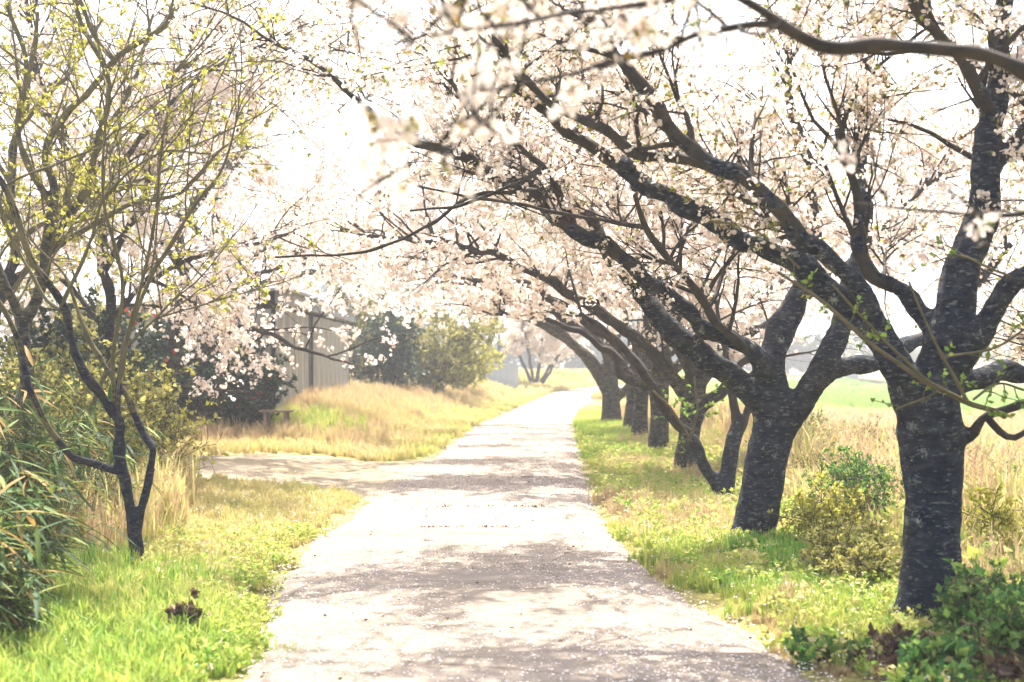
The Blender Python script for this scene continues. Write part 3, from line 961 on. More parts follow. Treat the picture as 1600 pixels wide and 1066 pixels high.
dM = 13.0
Lm = [limb(p, 0.08) for p in (
    [(48, 800, dM, 15), (46, 740, dM, 13), (40, 600, dM, 12), (37, 520, dM, 12), (56, 465, dM, 10), (72, 390, dM, 8), (84, 310, dM, 7), (70, 240, dM, 6), (110, 175, dM, 5.5), (185, 92, dM, 5), (262, 32, dM, 4), (330, -60, dM, 3)],
    [(37, 530, dM, 9), (15, 450, dM-.1, 8), (-25, 380, dM-.2, 7), (-80, 260, dM-.3, 4)],
    [(72, 390, dM, 7), (130, 300, dM+.1, 6), (160, 200, dM+.2, 5), (165, 110, dM+.2, 4.5), (120, 20, dM+.2, 3.5), (100, -80, dM+.2, 2)],
    [(80, 320, dM, 6), (30, 220, dM, 5), (40, 100, dM, 4), (10, 0, dM, 3)],
    [(180, 95, dM, 5), (150, 60, dM, 4), (125, 0, dM, 3), (110, -60, dM, 2)],
    [(50, 770, dM, 5), (110, 770, dM-.3, 4.5), (135, 660, dM-.4, 4.5), (165, 580, dM-.5, 4), (200, 540, dM-.6, 2.5), (260, 480, dM-.6, 1.6)],
    [(70, 400, dM, 5), (180, 330, dM+.3, 4), (280, 300, dM+.5, 3), (350, 230, dM+.6, 2)],
)]
tree('leafing_tree', 'dark-trunked tree with yellow-green young leaves above the bamboo', LEFT, Lm, 32, bark='bark_far', twig='twig_green', voxel=0.016, bump=0.005, crown=False, leaf='yellow',
     l1=(4.6, (0.6, 1.6)), l2=(6, (0.3, 0.7)), l3=(6, (0.1, 0.25)), leaf_per=2.4, leaf_len=(0.03, 0.06), zmin=lambda x, y: 1.9, up=0.25, rmaxs=(0.012, 0.006, 0.003))


dN = 17.0
Ln = [limb(p, 0.09) for p in (
    [(-30, 780, dN, 12), (-20, 640, dN, 10), (-10, 500, dN, 9), (20, 400, dN, 8), (15, 280, dN, 7), (40, 160, dN, 5), (60, 20, dN, 3)],
    [(-5, 480, dN, 6), (70, 380, dN+.2, 5), (120, 260, dN+.3, 4), (200, 150, dN+.3, 3), (240, 20, dN+.3, 2)],
    [(18, 380, dN, 5), (100, 330, dN-.2, 4), (200, 290, dN-.3, 3), (270, 260, dN-.3, 2)],
    [(18, 290, dN, 4), (-40, 180, dN, 3), (-30, 40, dN, 2)],
    [(30, 200, dN, 4), (110, 110, dN, 3), (160, 30, dN, 2)],
)]
tree('leafing_tree', 'pale yellow-leaved tree at the left edge behind the dark-trunked one', LEFT, Ln, 33, bark='bark_left', twig='twig_green', voxel=0.024, bump=0.005, crown=False, leaf='yellow',
     l1=(4.2, (0.7, 1.8)), l2=(5, (0.3, 0.8)), l3=(5, (0.1, 0.28)), leaf_per=1.8, leaf_len=(0.035, 0.07), zmin=lambda x, y: 1.6, up=0.2, rmaxs=(0.012, 0.006, 0.003), sides=(5, 3, 3))


def leafy_twigs(root, lines, seed, mat='young_green', per_m=7.0, L=(0.10, 0.28), ll=(0.022, 0.05), nl=7.0):
    g = np.random.default_rng(seed)
    base = np.array(root.location)
    bm, lb = MB(), MB()
    Ps, Rs = [], []
    for p in lines:
        o, _ = resample(limb(p, 0.05), 20)
        tubes(bm, o[None, :, :3], o[None, :, 3], 6)
        Ps.append(o[:, :3])
        Rs.append(o[:, 3])
    P0, R0 = np.stack(Ps), np.stack(Rs)
    P1, R1 = spawn(P0, R0, per_m, 0.05, L, 0.9, 0.3, 5, g, 0.25, 0, 0.6, 0.004, 0.0018)
    tubes(bm, P1, R1, 4)
    C, D = at_points(P1, nl, g, 0.3)
    leaves(lb, C, D, ll, 0.34, g, 1.0)
    link('sucker_shoots', bm.mesh('sucker_shoots', base), M['twig_green'], root)
    link('green_leaves', lb.mesh('green_leaves', base, smooth=False), M[mat], root)


dT = 8.15
leafy_twigs(rootA, (
    [(1215, 425, dT, 2.4), (1290, 475, dT, 3.2), (1345, 525, dT, 3.6), (1420, 580, dT, 4), (1500, 622, dT+.05, 4.6), (1570, 652, dT+.2, 5)],
    [(1300, 445, dT, 2), (1395, 545, dT, 2.4), (1450, 595, dT, 2.6), (1505, 625, dT+.05, 3)],
    [(1420, 440, dT, 1.8), (1455, 520, dT, 2.2), (1480, 570, dT, 2.6), (1510, 625, dT, 3)],
    [(1400, 640, dT+.1, 2), (1450, 620, dT+.1, 2), (1480, 600, dT+.1, 2)],
    [(1600, 440, dT+.2, 2), (1550, 420, dT+.1, 2), (1500, 400, dT+.1, 2), (1460, 410, dT+.1, 1.6)],
    [(1470, 560, dT, 2), (1560, 540, dT+.1, 2), (1620, 500, dT+.2, 2)],
    [(1110, 345, dT+.3, 2), (1180, 360, dT+.3, 2), (1250, 420, dT+.2, 2.4)],
    [(1520, 625, dT, 2), (1560, 600, dT, 2), (1600, 610, dT, 2)],
), 301, nl=6.0)
leafy_twigs(rootC, (
    [(1020, 610, dC-.4, 2), (1050, 640, dC-.3, 2), (1080, 690, dC-.2, 2)],
    [(1075, 690, dC-.2, 2), (1090, 640, dC-.2, 2), (1085, 590, dC-.2, 2)],
), 302, per_m=6, L=(.15, .4), ll=(.04, .08))


def left_cherry(label, limbs, seed, dens=1.0, clusters=2.2, zm=None, fsize=0.05, pale=0.0, bark='bark_far'):
    return tree('cherry_tree', label, 'cherry trees on the overgrown side', [limb(p, 0.1) for p in limbs], seed, bark=bark, voxel=0.03 if limbs[0][0][2] < 40 else 0.07, bump=0.01, l1=(3.8*dens, (0.7, 1.8)), l2=(6.0, (0.35, 0.85)), l3=(5.5, (.15, .4)),
                clusters=clusters, fsize=fsize, style='quad', leaf='yellow', leaf_per=0.35, leaf_len=(0.03, 0.06), zmin=zm or (lambda x, y: np.where((x/y*F+HX > 425) & (y < 34) & (np.sin(x*61+y*37) > -.15), CAMZ+(HY-505)/F*y, 1.0)), sides=(5, 4, 3) if limbs[0][0][2] < 40 else (4, 3, 3), up=0.12, r_from=0.07, pale=pale)


d1 = 24.
left_cherry('left-hand cherry tree drooping low blossom sprays in front of the shed', [
    [(262, 690, d1, 15), (262, 640, d1, 12), (268, 560, d1, 10), (284, 480, d1, 9), (289, 420, d1, 9), (281, 365, d1, 8), (300, 325, d1, 7), (330, 215, d1, 6), (350, 110, d1, 5), (375, -20, d1, 3)],
    [(285, 480, d1, 7), (330, 440, d1-.3, 6), (400, 398, d1-.6, 5), (440, 355, d1-.8, 5), (470, 330, d1-1, 4), (500, 318, d1-1.2, 2)],
    [(268, 570, d1, 7), (310, 556, d1-.5, 6), (345, 531, d1-1, 5), (390, 512, d1-1.5, 4), (470, 545, d1-2, 3), (555, 570, d1-2.3, 1.5)],
    [(289, 430, d1, 6), (220, 330, d1+.3, 5), (160, 250, d1+.6, 4), (110, 140, d1+.8, 2)],
    [(300, 330, d1, 6), (350, 260, d1-.2, 5), (380, 190, d1-.4, 4), (430, 110, d1-.5, 2)],
    [(285, 470, d1, 6), (350, 455, d1-.8, 5), (400, 430, d1-1.3, 4), (430, 420, d1-1.6, 3), (470, 410, d1-1.8, 1.5)],
    [(268, 600, d1, 4), (310, 610, d1-.8, 3), (350, 610, d1-1.4, 2.5), (390, 615, d1-1.8, 1.5)],
], 41, 0.9)
d2 = 18.5
left_cherry('cherry tree with slim dark trunk behind the crooked multi-stemmed tree', [
    [(176, 740, d2, 12), (178, 640, d2, 10), (172, 500, d2, 9), (164, 420, d2, 8), (150, 330, d2, 7), (110, 240, d2, 6), (65, 150, d2, 5), (40, -20, d2, 3)],
    [(165, 420, d2, 6), (215, 330, d2+.2, 5), (252, 225, d2+.3, 4.5), (290, 105, d2+.3, 3.5), (330, -30, d2+.3, 2)],
    [(172, 500, d2, 5), (230, 442, d2-.2, 4), (310, 400, d2-.4, 3.4), (400, 380, d2-.5, 2.6), (460, 365, d2-.6, 1.6)],
    [(170, 520, d2, 5), (100, 440, d2+.2, 4), (40, 380, d2+.3, 3), (-40, 300, d2+.3, 2)],
    [(150, 330, d2, 5), (230, 200, d2-.3, 4), (330, 110, d2-.5, 3), (430, 60, d2-.7, 2)],
], 42, 1.5, bark='bark_left')
d3 = 31.
left_cherry('pale cherry tree rising behind the drooping one, against the white sky', [
    [(330, 670, d3, 13), (330, 560, d3, 10), (345, 470, d3, 9), (335, 380, d3, 8), (350, 280, d3, 7), (400, 160, d3, 5), (430, 20, d3, 3)],
    [(345, 480, d3, 7), (420, 440, d3, 6), (500, 425, d3, 5), (580, 415, d3+.3, 4), (650, 410, d3+.5, 2)],
    [(338, 400, d3, 6), (300, 350, d3, 5), (250, 330, d3, 4), (200, 320, d3, 2)],
    [(350, 280, d3, 5), (420, 190, d3, 4), (480, 120, d3, 3), (540, 60, d3, 2)],
    [(345, 300, d3, 5), (260, 220, d3, 4), (200, 120, d3, 2)],
], 43, 1.1, pale=0.15)
d4 = 52.
left_cherry('distant cherry crown over the shed roof and yellow bushes', [
    [(560, 640, d4, 10), (570, 560, d4, 8), (585, 500, d4, 7), (600, 440, d4, 6), (620, 370, d4, 4), (640, 300, d4, 2)],
    [(580, 510, d4, 5), (650, 460, d4, 4), (720, 440, d4, 3), (780, 430, d4, 2)],
    [(590, 470, d4, 5), (530, 420, d4, 4), (480, 390, d4, 2)],
    [(610, 410, d4, 4), (680, 370, d4, 3), (740, 350, d4, 2)],
], 44, 1.0, clusters=2.6, fsize=0.075, pale=0.15, zm=lambda x, y: 3.6)
d5 = 78.
left_cherry('far multi-stemmed cherry tree beside the path bend', [
    [(838, 598, d5, 3.4), (842, 575, d5, 2.8), (846, 545, d5, 2.4), (850, 510, d5, 1.6), (855, 470, d5, 1)],
    [(830, 598, d5, 3), (818, 570, d5, 2.4), (800, 535, d5, 2), (775, 505, d5, 1)],
    [(845, 598, d5, 3), (858, 575, d5, 2.4), (880, 548, d5, 2), (910, 520, d5, 1)],
    [(834, 598, d5, 2.6), (828, 565, d5, 2.2), (822, 525, d5-1, 1.6), (815, 490, d5-1.5, 1)],
    [(848, 598, d5, 2.6), (866, 570, d5+1, 2), (885, 525, d5+2, 1.6), (900, 490, d5+2, 1)],
], 45, 1.3, clusters=2.8, fsize=0.13, zm=lambda x, y: 1.45)
d6 = 96.
left_cherry('farthest pale cherry crown behind the white panel fence', [
    [(775, 600, d6, 3.4), (778, 560, d6, 2.8), (780, 525, d6, 2.2), (770, 480, d6, 1.2)],
    [(778, 565, d6, 2.4), (810, 530, d6, 2), (860, 505, d6, 1)],
    [(778, 555, d6, 2.2), (745, 530, d6, 1.6), (710, 505, d6, 1)],
    [(780, 545, d6, 2), (820, 500, d6+2, 1.6), (880, 470, d6+3, 1)],
], 46, 1.4, clusters=2.8, fsize=0.15, zm=lambda x, y: 1.8)


# ------------------------------------------------------------------ shrubs
def shrub(name, label, cx, cy, rx, ry, h, mat, seed, nst=14, leafn=9000, ll=(0.05, 0.1), wf=0.35, cat='shrub', group=None, open_=0.0, zoff=0.0, twig='twig', low=0.05, fl=None, v=(0, 1)):
    g = np.random.default_rng(seed)
    z0 = float(height(cx, cy))+zoff
    root = tag(empty(name, (cx, cy, z0)), label, cat, group)
    K = 8
    an = g.random(nst)*2*math.pi
    rr = np.sqrt(g.random(nst))
    tip = np.stack([rx*rr*np.cos(an), ry*rr*np.sin(an), h*(0.98-0.45*rr**2)*(0.8+0.25*g.random(nst))], -1)
    t = np.linspace(0, 1, K)[None, :, None]
    st = np.stack([0.25*rx*rr*np.cos(an), 0.25*ry*rr*np.sin(an), -0.05+0*an], -1)
    P0 = st[:, None]+(tip-st)[:, None]*t
    P0[:, :, :2] *= (0.35+0.65*t**1.2)
    P0 += g.normal(size=P0.shape)*0.03*h*t
    R0 = np.repeat(np.linspace(0.012, 0.005, K)[None], nst, 0)*h/2
    P1, R1 = spawn(P0, R0, 4.5/max(h, .5)*2, 0.15, (0.18*h, 0.45*h), 0.9, 0.1, 6, g, 0.3, 0, 0.6, 0.008*h, 0.003)
    P2, R2 = spawn(P1, R1, 6.0/max(h, .5)*2, 0.1, (0.08*h, 0.22*h), 0.9, 0.05, 4, g, 0.3, 0, 0.6, 0.004*h, 0.002)
    ok = P2[:, :, 2].min(1) > low
    P2, R2 = P2[ok], R2[ok]
    mb = MB()
    tubes(mb, P0, R0, 6)
    tubes(mb, P1, R1, 4)
    tubes(mb, P2, R2, 3)
    link('stems', mb.mesh('stems'), M[twig], root)
    lb = MB()
    C, D = at_points(P2, leafn/max(len(P2), 1), g, 0)
    leaves(lb, C, D, ll, wf, g, 0.9, *v)
    link('foliage', lb.mesh('foliage', smooth=False), M[mat], root)
    if fl:
        fb = MB()
        C, D = at_points(P2, fl/max(len(P2), 1), g, 0.5)
        flowers(fb, C, 0.06, g, 'quad')
        link('red_blossoms', fb.mesh('red_blossoms', smooth=False), M['red'], root)
    return root


BUSH = 'bushes beyond the shed'
x, y, _ = W(612, 590, 44)
shrub('evergreen_bush', 'dark evergreen bush at the far end of the shed wall', x, y, 0.95, 1.0, 2.4, 'evergreen', 51, 24, 7000, (0.08, 0.16), group=BUSH)
x, y, _ = W(680, 590, 47)
shrub('leafy_bush', 'large yellow-green bush next to the dark evergreen', x, y, 1.9, 1.5, 3.0, 'bush', 52, 34, 14000, (0.07, 0.14), group=BUSH)
x, y, _ = W(722, 590, 54)
shrub('leafy_bush', 'smaller yellow bush sloping down towards the white panel fence', x, y, 1.2, 1.4, 2.1, 'yellow', 53, 24, 7000, (0.07, 0.14), group=BUSH)
x, y, _ = W(560, 520, 50)
shrub('leafy_bush', 'tall yellow-green bush showing above the shed roof edge', x, y, 2.2, 1.6, 4.3, 'bush', 54, 30, 12000, (0.08, 0.15), group=BUSH)
x, y, _ = W(300, 600, 27.5)
shrub('evergreen_bush', 'dark glossy evergreen behind the drooping cherry sprays', x, y, 1.3, 1.1, 2.3, 'evergreen', 55, 26, 11000, (0.06, 0.12), group='evergreens behind the left cherries')
x, y, _ = W(385, 600, 27)
shrub('camellia_bush', 'dark camellia with a few red flowers beside the shed', x, y, 0.55, .6, 1.3, 'evergreen', 56, 22, 8000, (0.06, 0.11), group='evergreens behind the left cherries', fl=14)
x, y, _ = W(185, 560, 23)
shrub('camellia_bush', 'camellia with red flowers seen between the left-hand stems', x, y, 1.0, .9, 2.1, 'evergreen', 57, 22, 6000, (0.06, 0.11), group='evergreens behind the left cherries', fl=60)
x, y, _ = W(60, 600, 24)
shrub('leafy_bush', 'tall yellowish bush at the far left behind the leafing tree', x, y, 1.6, 1.2, 3.2, 'bush', 58, 26, 9000, (0.06, 0.12), group='evergreens behind the left cherries')
x, y, _ = W(120, 700, 14.5)
shrub('thicket_shrub', 'tangled yellow-green thicket under the leafing tree', x, y, 1.1, .9, 1.5, 'bush', 59, 30, 7000, (0.03, 0.08), group='thicket shrubs on the verge', twig='twig_green')
x, y, _ = W(235, 690, 15.5)
shrub('thicket_shrub', 'sparse twiggy thicket beside the bare track', x, y, .6, .7, 1.25, 'yellow', 60, 26, 2600, (0.03, 0.07), group='thicket shrubs on the verge', twig='twig_green')
x, y, _ = W(10, 640, 16)
shrub('thicket_shrub', 'dark leafy thicket behind the dark trunk at the left edge', x, y, 1.2, 1, 1.9, 'bush', 61, 30, 7000, (0.04, 0.09), group='thicket shrubs on the verge', twig='twig_green', v=(0, .6))
x, y, _ = W(120, 640, 17.5)
shrub('evergreen_bush', 'dark evergreen thicket behind the yellow-green tangle at the left', x, y, 1.2, .9, 1.9, 'evergreen', 62, 24, 8000, (0.05, 0.1), group='evergreens behind the left cherries')
# right foreground
HERB = 'leafy plants at the foot of the thick cherry trunk'
for i, (px, py, d, r, h, mt, lab, n) in enumerate((
        (1530, 1030, 7.6, .30, .52, 'herb', 'bushy green plant in front of the thick trunk', 1500),
        (1610, 1040, 7.2, .34, .48, 'herb', 'bushy green plant at the right picture edge', 1700),
        (1480, 1075, 7.0, .24, .26, 'herb', 'low leafy plant between path and thick trunk', 1100),
        (1390, 1050, 7.25, .26, .20, 'dockweed', 'dark withered weed clump at the path edge', 800),
        (1300, 1030, 7.55, .26, .15, 'herb', 'small dark green weed clump at the path corner', 800),
        (1560, 1085, 6.8, .26, .24, 'dockweed', 'purplish withered weed in the bottom corner', 700),
        (1450, 1120, 6.6, .3, .22, 'herb', 'spreading green weed at the bottom edge', 900))):
    x, y, _ = W(px, py, d)
    shrub('leafy_plant', lab, x, y, r, r, h, mt, 70+i, 26, n, (0.02, 0.075), .34, 'plant', HERB, twig='twig_green', low=-.05)
BK = 'scrubby plants on the bank'
for i, (px, d, r, h, mt, n) in enumerate(((1300, 12.2, .55, .55, 'yellow', 1800), (1345, 15, .6, .7, 'herb', 2000), (1275, 17, .6, .6, 'bush', 1800), (1560, 10.5, .5, .6, 'yellow', 1600), (1330, 10.2, .45, .45, 'bush', 2200), (1560, 14, .7, .7, 'herb', 1800), (1400, 19, .9, 1.0, 'bush', 2400), (1250, 21, .9, .95, 'herb', 2200), (1340, 12.8, .5, .75, 'herb', 1800), (1480, 23, 1.1, 1.1, 'yellow', 2400))):
    x = (px-HX)/F*d
    lab = ('yellowish scrub on the bank beside the forked trunk', 'green scrub between the forked and the thick trunk', 'olive scrub behind the forked trunk', 'yellow scrub right of the thick trunk', 'low olive scrub left of the thick trunk', 'green scrub behind the thick trunk at the right edge', 'tall olive scrub far behind the gap of the two near trunks', 'tall green scrub far behind the forked trunk', 'upright green scrub just right of the forked trunk', 'tall yellow scrub in the field behind the thick trunk')[i]
    shrub('scrub_plant', lab, x, d, r, r, h, mt, 80+i, 24, n*2, (0.02, 0.05), .35, 'plant', BK, twig='twig_green')
x, y, _ = W(300, 1010, 8.0)
shrub('withered_weed', 'withered brown weed in the green grass beside the path', x, y, .07, .07, .24, 'dockweed', 90, 8, 160, (0.03, 0.06), .35, 'plant', 'withered weeds in the verge', twig='twig')
x, y, _ = W(205, 1010, 8.2)
shrub('withered_weed', 'small dark withered weed closer to the bamboo', x, y, .04, .04, .14, 'dockweed', 91, 6, 70, (0.03, 0.05), .35, 'plant', 'withered weeds in the verge', twig='twig')


# --- bamboo grass at the left edge
def blade_mesh(name, L, w, bend, v):
    b = MB()
    n = 6
    t = np.linspace(0, 1, n)
    wd = w*np.array([.25, .85, 1, .85, .5, .03])
    x = L*t
    z = -bend*L*t**2
    V = []
    for k in range(n):
        V += [(x[k], -wd[k], z[k]+wd[k]*.35), (x[k], 0, z[k]), (x[k], wd[k], z[k]+wd[k]*.35)]
    fs = []
    for k in range(n-1):
        for j in range(2):
            fs.append((3*k+j, 3*k+3+j, 3*k+4+j, 3*k+1+j))
    b.add(V, fs, v)
    return b


def bamboo(label, cx, cy, n_culm, h, seed, n_single, rad):
    g = np.random.default_rng(seed)
    z0 = float(height(cx, cy))
    root = tag(empty('bamboo_clump', (cx, cy, z0)), label, 'bamboo', 'dwarf bamboo at the left edge')
    K = 8
    an = g.random(n_culm)*2*math.pi
    r = rad*np.sqrt(g.random(n_culm))
    st = np.stack([r*np.cos(an), r*np.sin(an), 0*an-.03], -1)
    lean = np.stack([0.25+0.35*g.normal(size=n_culm), -0.15+.3*g.normal(size=n_culm)], -1)*h*.5
    hh = h*(0.45+.6*g.random(n_culm))
    t = np.linspace(0, 1, K)
    P = np.empty((n_culm, K, 3))
    for k in range(K):
        P[:, k, :2] = st[:, :2]+lean*(t[k]**1.8)
        P[:, k, 2] = st[:, 2]+hh*(t[k]-.12*t[k]**3)
    cb = MB()
    tubes(cb, P, np.repeat(np.linspace(.005, .002, K)[None], n_culm, 0), 5)
    link('culms', cb.mesh('culms'), M['twig_green'], root)
    C, D = at_points(P, 11.0, g, .25)
    n = len(C)
    yaw = g.normal(size=n)*1.1+0.0
    pitch = -0.25+.35*g.normal(size=n)
    L = .17+.19*g.random(n)
    vals = g.random(n)**1.3
    order = np.argsort(-C[:, 0]*0.3+C[:, 1]+(-C[:, 2])*.3+g.random(n)*.5)
    protos = []
    for k, vv in enumerate((.1, .35, .55, .62, .8, .97)):
        me = blade_mesh('leaf', 1.0, .046, .12+.08*(k % 3), vv).mesh('leaf_blade')
        me.materials.append(M['bamboo'])
        protos.append(me)
    fb = MB()
    tmpl = blade_mesh('l', 1.0, .046, .18, 0)
    TV, TF = np.concatenate(tmpl.v), np.concatenate(tmpl.f)
    cy_, sy_ = np.cos(yaw), np.sin(yaw)
    cp, sp = np.cos(pitch), np.sin(pitch)
    for rank, i in enumerate(order):
        if rank < n_single:
            o = bpy.data.objects.new('leaf', protos[int(g.integers(0, 6))])
            COL.objects.link(o)
            o.parent = root
            o.location = C[i]
            o.rotation_euler = (0.4*g.normal(), -pitch[i], yaw[i])
            o.scale = (L[i]*1.1,)*3
        else:
            X = TV*L[i]
            x = X[:, 0]*cp[i]-X[:, 2]*sp[i]
            z = X[:, 0]*sp[i]+X[:, 2]*cp[i]
            V = np.stack([x*cy_[i]-X[:, 1]*sy_[i], x*sy_[i]+X[:, 1]*cy_[i], z], -1)+C[i]
            fb.add(V, TF, vals[i])
    tag(link('foliage', fb.mesh('foliage', smooth=True), M['bamboo'], root), kind='stuff')


for i, (px, d, n, h, ns, rad, lab) in enumerate((
        (-12, 8.6, 55, 1.1, 70, .33, 'dense dwarf bamboo clump nearest the camera at the left edge'),
        (-70, 7.6, 50, 1.0, 30, .34, 'dwarf bamboo clump cut by the picture edge'),
        (30, 11.3, 48, 1.3, 60, .34, 'dwarf bamboo clump left of the crooked multi-stemmed tree'),
        (-20, 11.6, 60, 1.75, 50, .45, 'tall dwarf bamboo clump below the dark trunk'),
        (120, 12.6, 45, 1.3, 30, .4, 'yellowing dwarf bamboo clump behind the crooked tree'))):
    bamboo(lab, (px-HX)/F*d, d, n, h, 100+i, ns, rad)


# --- dark rock at the bottom left corner
def rock(name, label, c, r, seed, mat, cat='rock', sq=(1, 1, 1)):
    b = MB()
    n, m = 22, 14
    V = []
    for j in range(m+1):
        th = math.pi*j/m
        for i in range(n):
            ph = 2*math.pi*i/n
            p = Vector((math.sin(th)*math.cos(ph), math.sin(th)*math.sin(ph), math.cos(th)))
            k = 1+.35*mnoise.noise(p*1.6+Vector((seed, 0, 0)))+.14*mnoise.noise(p*4+Vector((0, seed, 0)))
            V.append((p.x*r*k*sq[0], p.y*r*k*sq[1], p.z*r*k*sq[2]))
    i = np.arange(m)[:, None]*n+np.arange(n)[None]
    i2 = np.arange(m)[:, None]*n+(np.arange(n)[None]+1) % n
    q = np.stack([i, i+n, i2+n, i2], -1).reshape(-1, 4)
    b.add(V, q)
    o = link(name, b.mesh(name), M[mat], None, c)
    tag(o, label, cat)


x, y, _ = W(10, 1020, 7.7)
rock('rock', 'dark mossy boulder in the bottom corner under the bamboo', (x, y, .08), .21, 3, 'rock', sq=(1, .9, 1.1))


# ------------------------------------------------------------------ shed, fence, bench, bridge
def build_shed():
    x0, ya, yb, zt = -4.72, 28.6, 42.0, 3.02
    z0 = 0.35
    root = tag(empty('shed', (x0, ya, z0)), 'weathered grey-beige shed with a long panelled wall behind blossom sprays', 'shed')
    b = MB()
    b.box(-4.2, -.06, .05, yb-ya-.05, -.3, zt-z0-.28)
    link('wall', b.mesh('wall', smooth=False), M['shed_dark'], root)  # solid box; its dark colour stands in for the unlit interior
    w = .895
    n = int((yb-ya)/w)
    pm = MB()
    pm.box(0, .035, 0.012, w-.012, 0, zt-z0-.36)
    for k in range(1, 6):
        pm.box(.035, .052, k*w/6-.02, k*w/6+.02, 0.0, zt-z0-.36)
    me = pm.mesh('panel', smooth=False)
    me.materials.append(M['wallboard'])
    g = np.random.default_rng(5)
    for k in range(n):
        if k == 5:
            continue            # doorway left open; its shade is the near-black box behind
        o = bpy.data.objects.new('panel', me)
        COL.objects.link(o)
        o.parent = root
        o.location = (-.05+.012*g.random(), k*w, .02*g.random())
    em = MB()
    em.box(0, .03, .01, .97, 0, zt-z0-.36)
    me = em.mesh('end_panel', smooth=False)
    me.materials.append(M['wallboard'])
    for k in range(4):
        o = bpy.data.objects.new('end_panel', me)
        COL.objects.link(o)
        o.parent = root
        o.rotation_euler = (0, 0, math.pi/2)
        o.location = (-.12-k*1.0, 0.0+.01*g.random(), 0)
    f = MB()
    f.box(-.02, .10, -.15, yb-ya+.12, zt-z0-.26, zt-z0)
    link('fascia', f.mesh('fascia', smooth=False), M['fascia'], root)
    r = MB()
    V = [(.22, -.3, zt-z0+.015), (.22, yb-ya+.3, zt-z0+.015), (-4.5, yb-ya+.3, zt-z0-.5), (-4.5, -.3, zt-z0-.5)]
    V += [(a, b_, c+.06) for a, b_, c in V]
    r.add(V, [(0, 1, 2, 3), (4, 7, 6, 5), (0, 4, 5, 1), (1, 5, 6, 2), (2, 6, 7, 3), (3, 7, 4, 0)])
    ro = link('roof', r.mesh('roof', smooth=False), M['fascia'], root)
    p = MB()
    t = np.array([[[-.25, 8.9, zt-z0], [-.25, 8.9, zt-z0+.3], [-.25, 8.9, zt-z0+.62]]])
    tubes(p, t, np.full((1, 3), .07), 10)
    link('vent_pipe', p.mesh('vent_pipe'), M['white_metal'], ro)


build_shed()


def build_fence():
    xa, ya, _ = W(752, 590, 66)
    xb = W(809, 590, 66)[0]
    z0 = float(height((xa+xb)/2, ya))
    root = tag(empty('panel_fence', (xa, ya, z0)), 'white ribbed sheet-metal panel fence at the far bend', 'fence')
    n = 6
    w = (xb-xa)/n
    pm = MB()
    pm.box(.008, w-.008, 0, .03, 0, 1.15)
    for k in range(3):
        pm.box((k+.5)*w/3-.03, (k+.5)*w/3+.03, -.03, 0, 0, 1.15)
    me = pm.mesh('panel', smooth=False)
    me.materials.append(M['white_metal'])
    for k in range(n):
        o = bpy.data.objects.new('panel', me)
        COL.objects.link(o)
        o.parent = root
        o.location = (k*w, .012*(k % 2), 0)
    for k in range(n+1):
        p = MB()
        p.box(k*w-.03, k*w+.03, .045, .1, -.2, 1.1)
        link('post', p.mesh('post', smooth=False), M['rail'], root)


build_fence()


def build_bench():
    x, y, _ = W(432, 622, 26.6)
    z0 = float(height(x, y))
    root = tag(empty('bench', (x, y, z0)), 'low weathered plank bench half sunk in the dry grass', 'bench')
    h = 1.6-(641-HY)/F*26.6-z0
    for k in range(3):
        b = MB()
        b.box(-.30, .30, -.2+k*.14, -.08+k*.14, h-.035, h)
        link('plank', b.mesh('plank', smooth=False), M['wood'], root)
    for sx in (-.22, .16):
        for sy in (-.15, .15):
            b = MB()
            b.box(sx, sx+.06, sy-.03, sy+.03, -.1, h-.036)
            link('leg', b.mesh('leg', smooth=False), M['wood'], root)


build_bench()


def build_bridge():
    y0 = 130.
    xa, xb = W(1290, 0, y0)[0], W(1900, 0, y0)[0]
    root = tag(empty('bridge', (xa, y0, -1.3)), 'pale concrete road bridge with railing across the field', 'bridge')
    za, zb = 1.6+(HY-566)/F*y0+1.3, 1.6+(HY-548)/F*y0+1.3
    b = MB()
    b.box(0, xb-xa, 0, 6, za, zb)
    b.box(-.1, xb-xa+.1, -.35, -.02, zb-.25, zb+.15)
    link('deck', b.mesh('deck', smooth=False), M['concrete'], root)
    zr = zb+.15
    for k in range(3):
        b = MB()
        b.box(0, xb-xa, -.25, -.17, zr+.35+k*.38, zr+.45+k*.38)
        link('rail', b.mesh('rail', smooth=False), M['rail'], root)
    pm = MB()
    pm.box(-.06, .06, -.16, -.06, zr-.1, zr+1.2)
    me = pm.mesh('post', smooth=False)
    me.materials.append(M['rail'])
    for k in range(19):
        o = bpy.data.objects.new('post', me)
        COL.objects.link(o)
        o.parent = root
        o.location = (k*2.0, 0, 0)
    for k in range(4):
        b = MB()
        b.box(2+k*10.5, 3.2+k*10.5, .8, 5, -.5, za-.01)
        link('pier', b.mesh('pier', smooth=False), M['concrete'], root)


build_bridge()


